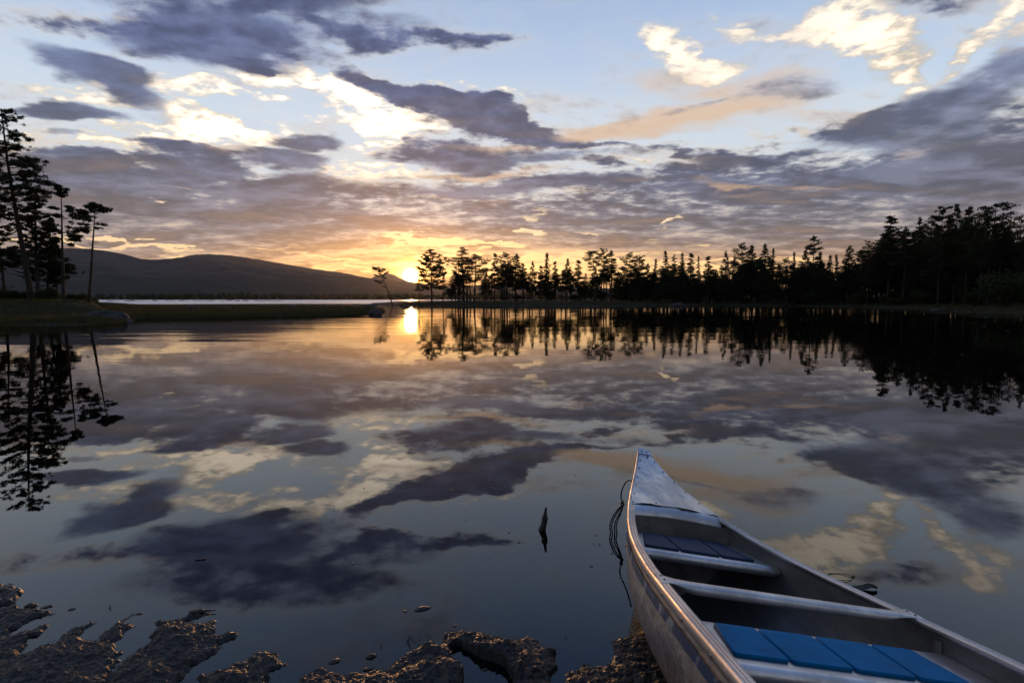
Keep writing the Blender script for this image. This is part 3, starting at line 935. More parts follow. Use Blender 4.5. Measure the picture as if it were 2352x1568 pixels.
_seen, _last = {}, {}
_plan = []
for (px, py, kind, w) in LINE:
    if kind == 'ROUND0' or kind == 'tuft' or px == 2284: continue
    _seen[(kind, area(px))] = _seen.get((kind, area(px)), 0) + 1
_idx = {}
for (px, py, kind, w) in LINE:
    fwd = shore_distance(px) + _r.uniform(-2.5, 3.5)
    if kind == 'ROUND0':
        x, y, z = site(px - 2, 117)
        ht = top_height(px, py, 117) - z
        o = plant_tree(ROUND0, 'pine_tree', x, y, z, (1.38, 1.38, ht / 10), 0.4)
        tag(o, 'broad golden-edged pine standing right beside the setting sun', 'pine tree', 'pines and spruces along the far shore')
        continue
    o = place_far(kind, px, py, w, fwd, _r)
    if kind == 'tuft':
        lab = 'tall bare-stemmed pine with a small tuft of needles above its neighbours'
    elif px == 2284:
        lab = 'tall flat-topped pine with airy boughs in the high wood at right'
    else:
        key = (kind, area(px)); _idx[key] = _idx.get(key, 0) + 1
        n = _seen[key]
        if n == 1:
            lab = '%s %s' % (WORDS[kind], area(px))
        elif n == 2:
            lab = '%s, %s of two %s' % (WORDS[kind], 'left' if _idx[key] == 1 else 'right', area(px))
        else:
            lab = '%s %s from left %s' % (ORD[_idx[key] - 1], WORDS[kind], area(px))
    assert len(lab.replace('-', ' ').split()) <= 16, lab
    tag(o, lab, 'spruce tree' if kind in ('spruce', 'spire') else 'pine tree', 'pines and spruces along the far shore')

# slender stems and darker trees standing behind the front row
_lx = np.array([p[0] for p in LINE]); _ly = np.array([p[1] for p in LINE])
_kinds = ['dense', 'dense', 'spruce', 'slim', 'round', 'ragged', 'spire']
for i in range(225):
    if i < 52:
        px = _r.uniform(1030, 1440); kind = ['slim', 'sparse', 'ragged', 'umbrella'][int(_r.integers(4))]; drop = _r.uniform(14, 62); w = _r.uniform(18, 30)
    else:
        px = 1420 + 1100 * ((i - 52 + _r.random()) / 173); kind = _kinds[int(_r.integers(len(_kinds)))]; drop = _r.uniform(12, 66); w = _r.uniform(24, 44)
    near = np.abs(_lx - px); base_y = np.average(_ly, weights=np.exp(-(near / 26.0) ** 2) + 1e-6)
    if px > 2030: w *= 1.35
    back = _r.uniform(5, 34)
    o = place_far(kind, px, base_y + drop + 6, w, shore_distance(px) + back, _r)
    tag(o, 'dark conifer half hidden behind the front row of the far shore wood', 'conifer', 'conifers behind the front row of the far shore')

# ------------------------------------------------------------------ the leaning pine left of the sun
lm = pine_meshes('leaning_pine', 310, 8.3, .62, 1.2, 'umbrella', 13, 2600, 0.15, lean=(-2.9, 0.3), bend=1.12, bare=4, trunk_r=.15, gaps=.1,
                 limbs=[(.62, -2.0, .2, .2, .42), (.58, -1.3, -.5, .1, .3), (.80, 1.2, .3, .5, .42), (.74, -1.6, .4, .5, .4), (.9, -1.5, -.2, .5, .45), (.86, 1.0, -.4, .6, .4), (.93, .7, .3, .2, .38), (.97, -1.2, .2, .1, .4), (.5, -.9, .2, .1, .22)])
x, y, z = site(904, 116)
tag(plant_tree(lm, 'pine_tree', x, y, z, (1, 1, 1)), 'small crooked pine leaning left at the tip of the heath', 'pine tree')

# ------------------------------------------------------------------ the pines on the left point
def left_tree(mesh, px, fwd, label):
    x, y, z = site(px, fwd)
    return tag(plant_tree(mesh, 'pine_tree', x, y, z), label, 'pine tree', 'pines on the left point')


def hgt(px_base, py_top, fwd):
    x, y, z = site(px_base, fwd)
    return top_height(px_base, py_top, fwd) - z


def lean_to(px_base, px_top, py_top, fwd):
    """sideways run of the stem between its foot and its top"""
    a, f_, u_ = direction(px_top, py_top)
    return a / f_ * fwd - site(px_base, fwd)[0]


D0 = 47.0
u = D0 / 1261.0                       # metres per layout unit at that distance
h1 = hgt(30, 254, D0)
big = pine_meshes('big_pine', 401, h1, .42, 2.7, 'ragged', 56, 25000, 0.105, lean=(lean_to(80, 13, 254, D0), -.5), bend=.95, trunk_r=.24, bare=40, sides=9, gaps=.12,
                  limbs=[(.97, .7, .2, .3, .42), (.93, 1.0, -.3, .25, .45), (.90, -.9, .3, .2, .45), (.86, 1.3, .3, .1, .5), (.84, 1.8, -.3, .1, .42), (.80, 1.4, .2, -.1, .5), (.79, -1.5, .4, .1, .5), (.76, 1.9, .2, -.2, .42), (.72, 2.6, .3, .2, .5), (.70, 3.1, -.4, -.1, .5),
                         (.66, 2.6, -.6, -.1, .5), (.64, 3.3, .4, -.3, .55), (.61, 3.6, .1, -.7, .5), (.66, -3.0, .2, .2, .6), (.60, -3.6, -.5, -.1, .6), (.56, 2.4, .8, -.5, .4), (.52, -3.0, .4, -.6, .4), (.50, -3.4, .6, -.9, .35), (.46, 1.6, -1, -.5, -.1), (.43, -2.6, .4, -.9, -.1), (.38, -2.8, .2, -1.0, -.1)])
left_tree(big, 80, D0, 'tallest pine at the left edge with long tiered boughs and thick trunk')

h2 = hgt(80, 431, D0 + 3)
t2 = pine_meshes('bushy_pine', 402, h2, .30, 2.0, 'dense', 60, 15000, 0.115, lean=(lean_to(94, 71, 431, D0 + 3), .4), trunk_r=.17, bare=16, gaps=.08)
left_tree(t2, 94, D0 + 3, 'bushy dark pine just right of the tallest pine')
h3 = hgt(150, 426, D0)
t3 = pine_meshes('forked_pine', 403, h3, .93, .55, 'round', 8, 7000, 0.105, lean=(lean_to(152, 134, 426, D0), .2), trunk_r=.14, bare=26, sides=8, bend=1.1,
                 limbs=[(.985, -.3, .1, .2, .36), (.96, .5, .1, .1, .34), (.93, -.5, .2, .0, .36), (.90, .5, -.2, .1, .34), (.83, .75, .2, -.1, .4), (.80, -.8, -.2, .1, .42), (.78, 1.0, .1, .1, .44), (.72, 1.9, .3, .5, .40), (.72, 2.3, -.1, .1, .42), (.74, -1.3, .3, .2, .5),
                        (.66, -1.5, .2, .2, .5), (.60, 1.7, .2, .1, .5), (.58, 1.9, -.3, -.2, .5), (.56, 1.3, .3, -.3, .5), (.63, -1.4, -.3, -.1, .5), (.54, -1.2, .2, -.2, .45), (.52, .9, .1, -.3, .4), (.24, 1.3, .2, .2, .3), (.20, 1.0, -.2, .2, .25)])
left_tree(t3, 152, D0, 'slender pine with two heavy clumps of needles on its right side')
h4 = hgt(209, 468, D0 - 1)
t4 = pine_meshes('lone_pine', 404, h4, .9, .8, 'umbrella', 8, 4200, 0.10, lean=(lean_to(208, 217, 468, D0 - 1), .2), trunk_r=.125, bare=30, sides=8, bend=.9,
                 limbs=[(.99, -.5, .1, .1, .36), (.97, .5, .1, .15, .34), (.965, -1.0, .2, .15, .36), (.93, 1.0, -.2, .3, .36), (.90, 1.35, .2, .45, .32), (.91, -1.2, .1, .1, .34), (.88, -1.5, -.2, .3, .36), (.84, -1.0, .3, .0, .34),
                        (.80, .75, .1, -.1, .30), (.76, .6, -.2, -.1, .26), (.79, -1.5, .1, .0, .38), (.77, -1.7, .3, -.2, .38), (.74, -1.1, -.3, -.2, .34), (.68, .7, .2, .1, -.1), (.66, -.8, 0, -.2, -.1), (.6, .5, .1, .1, -.1), (.55, -.7, 0, -.1, -.1), (.5, -.5, .3, -.2, -.1)])
left_tree(t4, 208, D0 - 1, 'lone slender pine standing rightmost on the left point, crown bent left')
t5 = pine_meshes('low_pine', 405, hgt(112, 500, D0 + 5), .22, 1.9, 'dense', 50, 15000, 0.12, lean=(lean_to(116, 118, 500, D0 + 5), 0), trunk_r=.13, bare=10)
left_tree(t5, 116, D0 + 5, 'low dark pine between the bushy pine and the slender clumped pine')
t6 = pine_meshes('edge_pine', 406, hgt(20, 470, D0 + 8), .3, 2.2, 'ragged', 46, 14000, 0.125, lean=(-.5, 0), trunk_r=.15, bare=14)
left_tree(t6, 18, D0 + 8, 'half hidden pine behind the tallest pine at the left edge')
t7 = pine_meshes('thin_pine', 407, hgt(136, 560, D0 + 6), .25, 1.0, 'ragged', 26, 5000, 0.12, lean=(.3, 0), trunk_r=.07, bare=10)
left_tree(t7, 136, D0 + 6, 'thin young pine left of the slender clumped pine')
t8 = pine_meshes('far_edge_pine', 408, hgt(-60, 400, D0 + 6), .3, 2.4, 'dense', 50, 14000, 0.13, trunk_r=.2, bare=14)
left_tree(t8, -70, D0 + 6, 'pine just outside the left edge beyond the tallest pine')


# ------------------------------------------------------------------ bushes
def bush_mesh(name, seed, w, h, n):
    r = np.random.default_rng(seed)
    m = MB(); st = MB()
    cs = []
    for k in range(14):
        a = r.uniform(0, 6.3); d = r.uniform(0, .62) * w
        c = np.array([math.cos(a) * d, math.sin(a) * d * .8, h * r.uniform(.3, .8) * (1 - .35 * (d / w) ** 2)])
        st.tube([(0.1 * c[0], .1 * c[1], -0.1), c * [.6, .6, .55], c], [.025, .018, .008], 4, cap=False)
        q = r.normal(size=(n // 14, 3)); q /= np.linalg.norm(q, axis=1)[:, None]
        q *= (r.random(len(q)) ** .4)[:, None] * np.array([.38 * w, .34 * w, .26 * h])
        cs.append(c + q)
    c = np.vstack(cs); c = c[c[:, 2] > 0.02]
    v, f = tufts(r, c, 0.11, stretch=1.0)
    m.add(v, f)
    return mesh_from(name + '_stems', np.vstack(st.v), st.f, True, [M_bark]), mesh_from(name + '_foliage', np.vstack(m.v), m.f, False, [M_bush])


BM = [bush_mesh('bush', 51, 1.3, 1.5, 2600), bush_mesh('bush', 52, 1.6, 1.2, 2800), bush_mesh('bush', 53, 1.0, 1.8, 2200)]


def bush(px, fwd, w, h, k, label, group=None, name='bush'):
    x, y, z = site(px, fwd)
    o = empty(name, (x, y, z))
    ref = ((1.3, 1.5), (1.6, 1.2), (1.0, 1.8))[k]
    o.scale = (w / ref[0], w / ref[0], h / ref[1])
    link('stems', BM[k][0], o); link('foliage', BM[k][1], o)
    return tag(o, label, 'bush', group)


for i, (px, w, h) in enumerate([(5, 1.1, 1.5), (40, 1.0, 1.2), (66, .8, 1.1), (100, .9, 1.4), (124, 1.1, 1.5), (172, .8, .9), (196, .6, .9), (-40, 1.4, 1.7), (222, .5, .45), (236, .45, .35)]):
    bush(px, D0 + 2 + (i % 3), w, h, i % 3, 'low leafy bush under the pines on the left point', 'low bushes under the left pines')
bush(2300, 60, 3.2, 4.6, 0, 'broad round leafy bush in front of the high wood at the right edge')
bush(2235, 64, 1.5, 2.2, 2, 'smaller leafy bush left of the broad round one at right')
bush(2380, 55, 3.0, 4.4, 1, 'leafy thicket just past the right edge')
for i in range(56):
    px = 1180 + 1220 * (i + _r.random()) / 56
    if px < 1450 and i % 3: continue
    bush(px, shore_distance(px) + _r.uniform(-4, 9), _r.uniform(1.2, 2.6), _r.uniform(1.3, 3.2), int(_r.integers(3)), 'dark undergrowth bush at the foot of the far shore trees', 'undergrowth along the far shore')


# ------------------------------------------------------------------ sedge: one object of countless blades
def grass():
    r = np.random.default_rng(8)
    px = r.uniform(-240, 900, 330000); d = r.uniform(22, 96, len(px))
    x = (px - 1176) / 1261.0 * d
    s1 = sdf(x, d, SPIT)
    keep = (s1 > -0.5) & (r.random(len(x)) < np.where(s1 < 3.0, 1.0, 0.35)) & (r.random(len(x)) < 0.25 + 0.9 * smooth(fbm(x * .35, d * .35, octaves=3, seed=4), .3, .6))
    X1, Y1 = x[keep], d[keep]
    px = r.uniform(900, 2600, 220000); d = r.uniform(38, 124, len(px))
    x = (px - 1176) / 1261.0 * d
    s2 = sdf(x, d, HEATH)
    keep = (s2 > -0.4) & (s2 < 14) & (r.random(len(x)) < np.where(s2 < 4.0, 1.0, 0.45))
    X2, Y2 = x[keep], d[keep]
    x = np.concatenate([X1, X2]); y = np.concatenate([Y1, Y2])
    hh = np.concatenate([r.uniform(.16, .38, len(X1)), r.uniform(.12, .34, len(X2))]) * (0.7 + 0.6 * fbm(x * .5, y * .5, octaves=2, seed=6))
    z = ground_height(x, y)
    z = np.maximum(z, -0.06)
    dist = np.hypot(x, y)
    w = 0.012 + 0.00028 * dist
    a = r.uniform(0, 2 * np.pi, len(x))
    bx, by = np.cos(a) * w, np.sin(a) * w
    le = r.normal(size=(2, len(x))) * hh * 0.22 + np.array([[.05], [0]])
    v = np.stack([np.stack([x - bx, y - by, z - .03], -1), np.stack([x + bx, y + by, z - .03], -1), np.stack([x + le[0], y + le[1], z + hh], -1)], 1).reshape(-1, 3)
    m = MB(); m.add(v, np.arange(len(v)).reshape(-1, 3))
    o = m.build('shore_sedge', M_grass, smooth_shade=False)
    tag(o, 'tall green sedge growing along the left spit and the far bank', 'grass', kind='stuff')


grass()


# ------------------------------------------------------------------ rocks
def rock_mesh(name, seed, sx, sy, sz, sub=3):
    import bmesh
    bm = bmesh.new()
    bmesh.ops.create_icosphere(bm, subdivisions=sub, radius=1.0)
    v = np.array([q.co[:] for q in bm.verts])
    n = fbm(v[:, 0] * 1.3 + seed, v[:, 1] * 1.3, v[:, 2] * 1.3, 4, seed) - 0.5
    n2 = np.abs(fbm(v[:, 0] * 3 + seed, v[:, 1] * 3, v[:, 2] * 3, 3, seed + 5) - 0.5)
    s = 1 + n * 0.9 - n2 * 0.25
    for q, k in zip(bm.verts, s):
        q.co = Vector((q.co.x * k * sx, q.co.y * k * sy, max(q.co.z * k, -0.5) * sz))
    me = bpy.data.meshes.new(name); bm.to_mesh(me); bm.free()
    me.polygons.foreach_set('use_smooth', np.ones(len(me.polygons), bool))
    me.materials.append(M_rock)
    return me


def rock(px, fwd, w, h, seed, label, group=None, depth=1.0, z=None, sub=3):
    x, y, zz_ = site(px, fwd)
    o = link('rock', rock_mesh('rock', seed, w / 2, w / 2 * depth, h * 1.0, sub))
    o.location = (x, y, (max(zz_, 0) if z is None else z) - 0.04)
    return tag(o, label, 'rock', group)


rock(248, 33.6, 2.6, .66, 3, 'largest grey boulder at the waterline of the left spit', depth=.6, z=0.0, sub=4)
rock(214, 32.6, .9, .34, 4, 'small rock touching the left side of the largest boulder', z=0.0)
rock(290, 33.4, .9, .30, 5, 'small rock touching the right side of the largest boulder', z=0.0)
rock(447, 58, 1.35, .62, 6, 'dark domed rock beyond the sedge left of the mountain centre')
rock(520, 60, 1.5, .42, 7, 'low wide rock beyond the sedge right of the dark domed rock')
rock(590, 60, 1.0, .32, 8, 'low flat rock beyond the sedge, third from the left')
rock(672, 66, 1.3, .55, 9, 'humped rock beyond the sedge near the middle of the spit')
rock(748, 78, 1.6, .42, 10, 'long low rock beyond the sedge left of the leaning pine')
rock(815, 84, 2.4, .40, 11, 'flat rock slab in the water near the leaning pine')
rock(862, 50, 1.25, .52, 12, 'blunt rock ending the sedge spit on its right', z=0.0)
rock(850, 108, 2.8, .40, 13, 'low rock reef at the left tip of the heath', z=0.0)
rock(1555, 108.5, 3.3, .75, 14, 'pale sloping rock slab on the far bank left of centre forest', z=0.0, depth=.7)
rock(1430, 110, 1.8, .35, 15, 'small grey rock on the far waterline left of the pale slab', z=0.0)
rock(1232, 110.5, 1.5, .35, 16, 'small dark rock on the far bank below the open row of pines', z=0.0)
rock(2150, 67.5, 1.7, .35, 17, 'low grey rock on the bank in front of the high wood', z=0.0)
rock(2215, 60.5, 1.2, .28, 18, 'flat grey rock at the waterline near the right edge', z=0.0)
_sk = np.random.default_rng(3)
SK = [rock_mesh('rock', 40 + k, 1, 1, 1, 2) for k in range(3)]
for i in range(26):
    px = 255 + 400 * (i + _sk.uniform(.1, .9)) / 26
    d = _sk.uniform(330, 480)
    x, y, z = site(px, d)
    o = link('rock', SK[i % 3]); o.location = (x, y, -.1); o.scale = (_sk.uniform(1.2, 3.4), 1.2, _sk.uniform(.3, .75))
    tag(o, 'tiny dark skerry in the bright strip of open lake at left', 'rock', 'tiny skerries in the open lake')

# ================================================================== the muddy shore in front of the camera
def _mud(g, p, out):
    pos = g.n('ShaderNodeNewGeometry').outputs['Position']
    z = g.xyz(pos)[2]
    n = g.noise(pos, 7.0, 6, 0.65); n2 = g.noise(pos, 60.0, 5, 0.7); n3 = g.noise(pos, 220.0, 2, 0.5)
    c = g.mix(g.ss(n, 0.35, 0.65), (.007, .0055, .0045), (.018, .014, .011))
    c = g.mix(g.ss(n2, 0.5, 0.68, 0, .8), c, (.050, .037, .026))
    c = g.mix(g.ss(n3, 0.6, 0.75, 0, .5), c, (.10, .07, .045))
    silt = g.mix(g.ss(n, 0.4, 0.65), (.075, .072, .066), (.022, .022, .021))      # pale silt on the lake bed
    g.put(p.inputs['Base Color'], g.mix(g.ss(z, -0.012, 0.004), silt, c))
    g.put(p.inputs['Roughness'], g.ss(n2, 0.35, 0.65, 0.20, 0.50))
    bump(g, p, g.m('ADD', n2, g.m('MULTIPLY', n3, 0.35)), 0.007, 0.8)


M_mud = material('wet_mud', spec=0.35, build=_mud)

MUDS = [  # (outline in layout points, crest height, grain direction weight)
    ([(-90, 1300), (0, 1334), (58, 1361), (20, 1384), (-80, 1400)], .050),
    ([(-90, 1392), (0, 1397), (60, 1402), (110, 1411), (60, 1428), (25, 1441), (-90, 1450)], .035),
    ([(-100, 1440), (0, 1445), (18, 1462), (48, 1453), (90, 1446), (64, 1478), (47, 1500), (110, 1480), (160, 1450), (219, 1424), (226, 1429), (192, 1450), (190, 1470), (240, 1478), (275, 1500), (262, 1530), (236, 1552), (225, 1600), (-120, 1640)], .045),
    ([(228, 1458), (268, 1428), (305, 1413), (286, 1428), (307, 1438), (288, 1450), (281, 1462), (250, 1476), (226, 1474)], .014),
    ([(374, 1437), (400, 1431), (440, 1434), (485, 1431), (489, 1457), (520, 1452), (562, 1444), (540, 1462), (508, 1479), (470, 1511), (420, 1542), (390, 1575), (370, 1620), (225, 1620), (241, 1570), (282, 1527), (317, 1505), (330, 1490), (343, 1482), (352, 1460)], .060),
    ([(470, 1560), (527, 1527), (575, 1517), (628, 1508), (638, 1517), (628, 1540), (619, 1560), (622, 1600), (440, 1620)], .050),
    ([(688, 1572), (723, 1540), (740, 1535), (790, 1549), (800, 1562), (880, 1556), (905, 1600), (660, 1620)], .045),
    ([(795, 1562), (880, 1545), (930, 1518), (952, 1500), (975, 1490), (1008, 1486), (1012, 1473), (1058, 1460), (1116, 1468), (1185, 1477), (1243, 1481), (1269, 1501), (1262, 1530), (1270, 1600), (780, 1640)], .085),
    ([(1311, 1545), (1368, 1532), (1400, 1508), (1420, 1494), (1425, 1478), (1441, 1467), (1475, 1462), (1510, 1500), (1640, 1560), (1750, 1640), (1300, 1640)], .060),
    ([(355, 1436), (352, 1428), (400, 1424), (470, 1408), (485, 1406), (480, 1411), (440, 1424), (405, 1437)], .012),
]
HOLE = [(1034, 1494), (1051, 1489), (1075, 1500), (1092, 1512), (1120, 1522), (1150, 1532), (1170, 1560), (1180, 1600), (1082, 1600), (1062, 1555), (1046, 1530)]


def mud_height(x, y, full=True):
    rid = np.abs(fbm(x * 3.0 + y * 1.6, y * 7.5 - x * 2.0, octaves=4, seed=61) - 0.5) * 2
    n1 = fbm(x * 9 + y * 2, y * 13 - x * 3, octaves=5, seed=62) - 0.5
    n3 = np.abs(fbm(x * 26 + y * 8, y * 40 - x * 12, octaves=4, seed=66) - 0.5) * 2
    n2 = fbm(x * 34, y * 34, octaves=4, seed=63, gain=.6) - 0.5
    edge = (fbm(x * 14, y * 14, octaves=4, seed=64, gain=.62) - 0.5) * 0.13
    z = -0.045 - 0.06 * smooth(y, 2.2, 3.3) + n1 * 0.03 + n2 * 0.006
    hole = sdf(x, y, [ground_point(a, b) for a, b in HOLE]) + edge * .35
    for poly, hgt_ in MUDS:
        d = sdf(x, y, [ground_point(a, b) for a, b in poly]) + edge * (0.95 if hgt_ > .02 else .45)
        land = np.where(d > 0, 0.010 * smooth(d, 0, .012) + hgt_ * 0.30 * (0.25 + 0.75 * smooth(d, 0.0, 0.12)) * (0.55 + 1.0 * n1 + 0.7 * n3 + 0.4 * (1 - rid)), d * 0.35 + 0.002)
        land = land + np.where(d > -0.01, (n2 * 0.020 - n3 * .008) * smooth(d, -.01, .03) + (vnoise(x * 120, y * 120, seed=70) - .5) * .006, 0)
        z = np.maximum(z, land)
    # raised rim round the little pool
    rim = np.exp(-((hole + 0.05) / 0.045) ** 2) * 0.022 * smooth(y, 1.8, 1.95)
    z = np.where(z > 0.0, z + rim * (0.6 + n1 * 2), z)
    z = np.where(hole > -0.012, np.minimum(z, -0.006 - 0.02 * smooth(hole, -0.012, 0.03) + n2 * .01), z)
    # the bank climbs behind and below the camera, and under the canoe
    bank = (1.80 - y) * 0.13 + n1 * 0.06 + n2 * 0.02
    z = np.maximum(z, np.where(y < 1.83, bank + 0.005, -1))
    return z


nx, ny = 1150, 760
ux = np.linspace(-1, 1, nx); ux = np.sign(ux) * np.abs(ux) ** 1.25 * 3.5
uy = np.concatenate([np.linspace(-1.1, 1.2, 110, endpoint=False), np.linspace(1.2, 3.2, ny - 110)])
X, Y = np.meshgrid(ux, uy, indexing='ij')
Z = mud_height(X, Y)
edge_ = smooth(np.minimum(np.minimum(X + 3.5, 3.5 - X), np.minimum(Y + 1.1, 3.2 - Y)), 0, 0.5)
Z = Z * edge_ + np.minimum(Z, -0.30 + ground_height(X, Y) * 0) * (1 - edge_)
Z = np.where(Y < 0.6, np.maximum(Z, -1), Z)
b_ = MB(); b_.grid(np.stack([X, Y, Z], -1))
mud = b_.build('mud_shore', M_mud)
tag(mud, 'dark wet peat mud breaking the water along the near shore', 'mud', kind='structure')

M_fibre = material('dead_fibre', (.060, .044, .030), 0.6)
M_wood = material('wet_wood', rough=0.55, build=lambda g, p, out: (
    g.put(p.inputs['Base Color'], g.mix(g.noise(g.n('ShaderNodeTexCoord').outputs['Object'], 60, 4, .6), (.018, .014, .011), (.06, .045, .034))),
    bump(g, p, g.noise(g.n('ShaderNodeTexCoord').outputs['Object'], 120, 3, .6), 0.003)))
M_clod = material('mud_clod', rough=0.45, build=lambda g, p, out: (
    g.put(p.inputs['Base Color'], g.mix(g.noise(g.n('ShaderNodeTexCoord').outputs['Object'], 30, 5, .6), (.022, .017, .013), (.070, .050, .036))),
    bump(g, p, g.noise(g.n('ShaderNodeTexCoord').outputs['Object'], 90, 4, .6), 0.004)))


def fibres():
    r = np.random.default_rng(90)
    n = 60000
    x = r.uniform(-2.3, 2.0, n); y = r.uniform(1.45, 2.75, n)
    z = mud_height(x, y)
    k = (z > 0.002) & (r.random(n) < np.where(z < .03, .55, .3))
    x, y, z = x[k], y[k], z[k]
    n = len(x)
    a = r.normal(.5, .7, n); L = r.uniform(.006, .032, n) * (1 + (r.random(n) < .06) * 1.6); w = r.uniform(.0005, .0014, n)
    up = r.uniform(-.1, .55, n) * L
    d = np.stack([np.cos(a) * L, np.sin(a) * L, up], -1); s = np.stack([-np.sin(a) * w, np.cos(a) * w, np.zeros(n)], -1)
    c = np.stack([x, y, z + .001], -1)
    v = np.stack([c - d * .5 - s, c - d * .5 + s, c + s + np.array([0, 0, .002]), c + d * .5 + [0, 0, .001]], 1).reshape(-1, 3)
    i = np.arange(n)[:, None] * 4
    m = MB(); m.add(v, np.hstack([i, i + 1, i + 2]), np.hstack([i, i + 2, i + 3]))
    o = m.build('plant_fibres', M_fibre, smooth_shade=False)
    tag(o, 'short dead plant fibres littering the mud', 'plant litter', kind='stuff')


fibres()


def clod(px, py, wpx, h, seed, label, name='mud_clod', group='small mud clods in the shallow water', aspect=.55):
    x, y = ground_point(px, py)
    w = wpx / 1261.0 * math.hypot(x, y, H)
    me = rock_mesh(name, seed, w / 2, w / 2 * aspect, h, 3)
    me.materials.clear(); me.materials.append(M_clod)
    o = link(name, me); o.location = (x, y, 0.0); o.rotation_euler = (0, 0, .3)
    return tag(o, label, 'mud clod', group)


clod(970, 1398, 34, .012, 71, 'reddish leaf-shaped clod lying alone in the water below centre', group=None, aspect=.4)
clod(852, 1507, 22, .012, 72, 'small lumpy clod catching the sun, left of the big mud heap')
clod(770, 1518, 26, .010, 73, 'flat dark clod farthest left of those beside the sunlit crumbs')
clod(945, 1504, 26, .016, 74, 'sunlit crumbly clod touching the upper left of the big mud heap')
clod(922, 1524, 20, .010, 75, 'small crumb just below the sunlit crumbly clod')
clod(845, 1536, 22, .008, 76, 'flat crumb between the lumpy clod and the bottom edge')
clod(71, 1392, 20, .018, 77, 'small pointed clod off the tip of the left mud spike')
clod(108, 1393, 16, .006, 78, 'flat sliver of mud right of the small pointed clod')
clod(165, 1399, 12, .006, 79, 'tiny clod between the left mud spike and the upright stub')
clod(930, 1403, 9, .004, 80, 'tiny crumb left of the leaf-shaped clod')
clod(1044, 1437, 10, .005, 81, 'tiny crumb above the big mud heap')
clod(1112, 1459, 14, .005, 82, 'small flat crumb above the crest of the big mud heap')
clod(1115, 1537, 12, .006, 83, 'tiny crumb standing in the little mud pool')
clod(321, 1409, 12, .005, 84, 'tiny clod above the comb-like mud strands')


def stick(name, pts, radii, label, cat, mat=None, sides=7, group=None, jag=0.0):
    """pts: (layout x, layout y of the foot, height above water, offset towards camera)"""
    P = []
    for (px, py, h) in pts:
        x, y = ground_point(px, py)
        P.append((x, y, h))
    P = np.array(P)
    base = P[0].copy(); base[2] = 0
    m = MB(); m.tube(P - base, radii, sides)
    o = m.build(name, mat or M_wood)
    o.location = base
    return tag(o, label, cat, group)


def upright(px0, py0, px1, py1):
    """foot on the water at (px0, py0); returns foot and a point above it that shows at (px1, py1)"""
    x, y = ground_point(px0, py0)
    a, f, u_ = direction(px1, py1)
    k = y / f
    return np.array([x, y, 0.0]), np.array([a * k, y, H + u_ * k])


def stake():
    f0, t0 = upright(1245, 1216, 1256, 1165)
    r = np.random.default_rng(5)
    n = 22
    t = np.linspace(-0.35, 1, n)
    m = MB()
    sides = 9
    th = np.linspace(0, 2 * np.pi, sides, endpoint=False)
    rows = []
    for q in t:
        c = (t0 - f0) * q + np.array([0.004 * math.sin(5 * q), 0, 0])
        rad = np.interp(q, [-.35, 0, .15, .45, .55, .7, 1], [.022, .022, .020, .0155, .0175, .0095, .006])
        k = 1 + 0.28 * (fbm(np.cos(th) * 2 + 9, np.sin(th) * 2, np.full(sides, q * 5), 3, 7) - .5) * 2
        rows.append(c + np.stack([np.cos(th) * rad * k * 1.1, np.sin(th) * rad * k * .8, np.where((q > .97), r.uniform(-.004, .006, sides), 0)], -1))
    m.grid(np.array(rows), close_v=True)
    top = rows[-1].mean(0) - [0, 0, .003]
    m.add(np.vstack([rows[-1], [top]]), [(j, (j + 1) % sides, sides) for j in range(sides)])
    o = m.build('stake', M_wood)
    o.location = f0
    tag(o, 'jagged broken stick standing upright in the water left of the canoe', 'stick')


stake()


def lying(name, a, b, ra, rb, z0, z1, label, cat, mid=None, mat=None, sag=0.0):
    x0, y0 = ground_point(*a); x1, y1 = ground_point(*b)
    t = np.linspace(0, 1, 7)
    P = np.stack([x0 + (x1 - x0) * t, y0 + (y1 - y0) * t, z0 + (z1 - z0) * t + sag * np.sin(np.pi * t)], -1)
    base = P[0].copy(); base[2] = 0
    m = MB(); m.tube(P - base, np.linspace(ra, rb, 7), 6)
    o = m.build(name, mat or M_wood); o.location = base
    return tag(o, label, cat)


lying('twig', (448, 1286), (473, 1284), .0042, .0036, .002, .003, 'short dark twig floating alone left of centre', 'twig')
def driftwood():
    x0, y0 = ground_point(433, 1411); x1, y1 = ground_point(497, 1404)
    d = np.array([x1 - x0, y1 - y0, 0.0]); nn = np.array([-d[1], d[0], 0]) / np.hypot(d[0], d[1])
    t = np.linspace(0, 1, 26); th_ = np.linspace(0, 2 * np.pi, 14, endpoint=False)
    T_, A_ = np.meshgrid(t, th_, indexing='ij')
    rad = np.interp(T_, [0, .03, .35, .55, 1], [.008, .016, .015, .006, .0018])
    k = 1 + 1.3 * (fbm(T_ * 9, np.cos(A_) * 1.6 + 5, np.sin(A_) * 1.6, 4, 31) - .5)
    up = .004 + .006 * T_ + np.sin(A_) * rad * k * .8 - .012 * smooth(-T_, -.5, 0) * (np.sin(A_) < 0)
    P = d[None, None] * (T_ + (.08 * (fbm(A_, 0 * A_, octaves=3, seed=8) - .5)) * (T_ < .02))[..., None] + nn[None, None] * (np.cos(A_) * rad * k + .006 * np.sin(4 * T_))[..., None]
    P[..., 2] = up
    m = MB(); m.grid(P, close_v=True)
    m.add(np.vstack([P[0], P[0].mean(0)]), [(j, (j + 1) % 14, 14) for j in range(14)])
    o = m.build('driftwood', M_wood); o.location = (x0, y0, 0)
    tag(o, 'dark broken wood end with a pointed tip beside the left mud', 'driftwood')


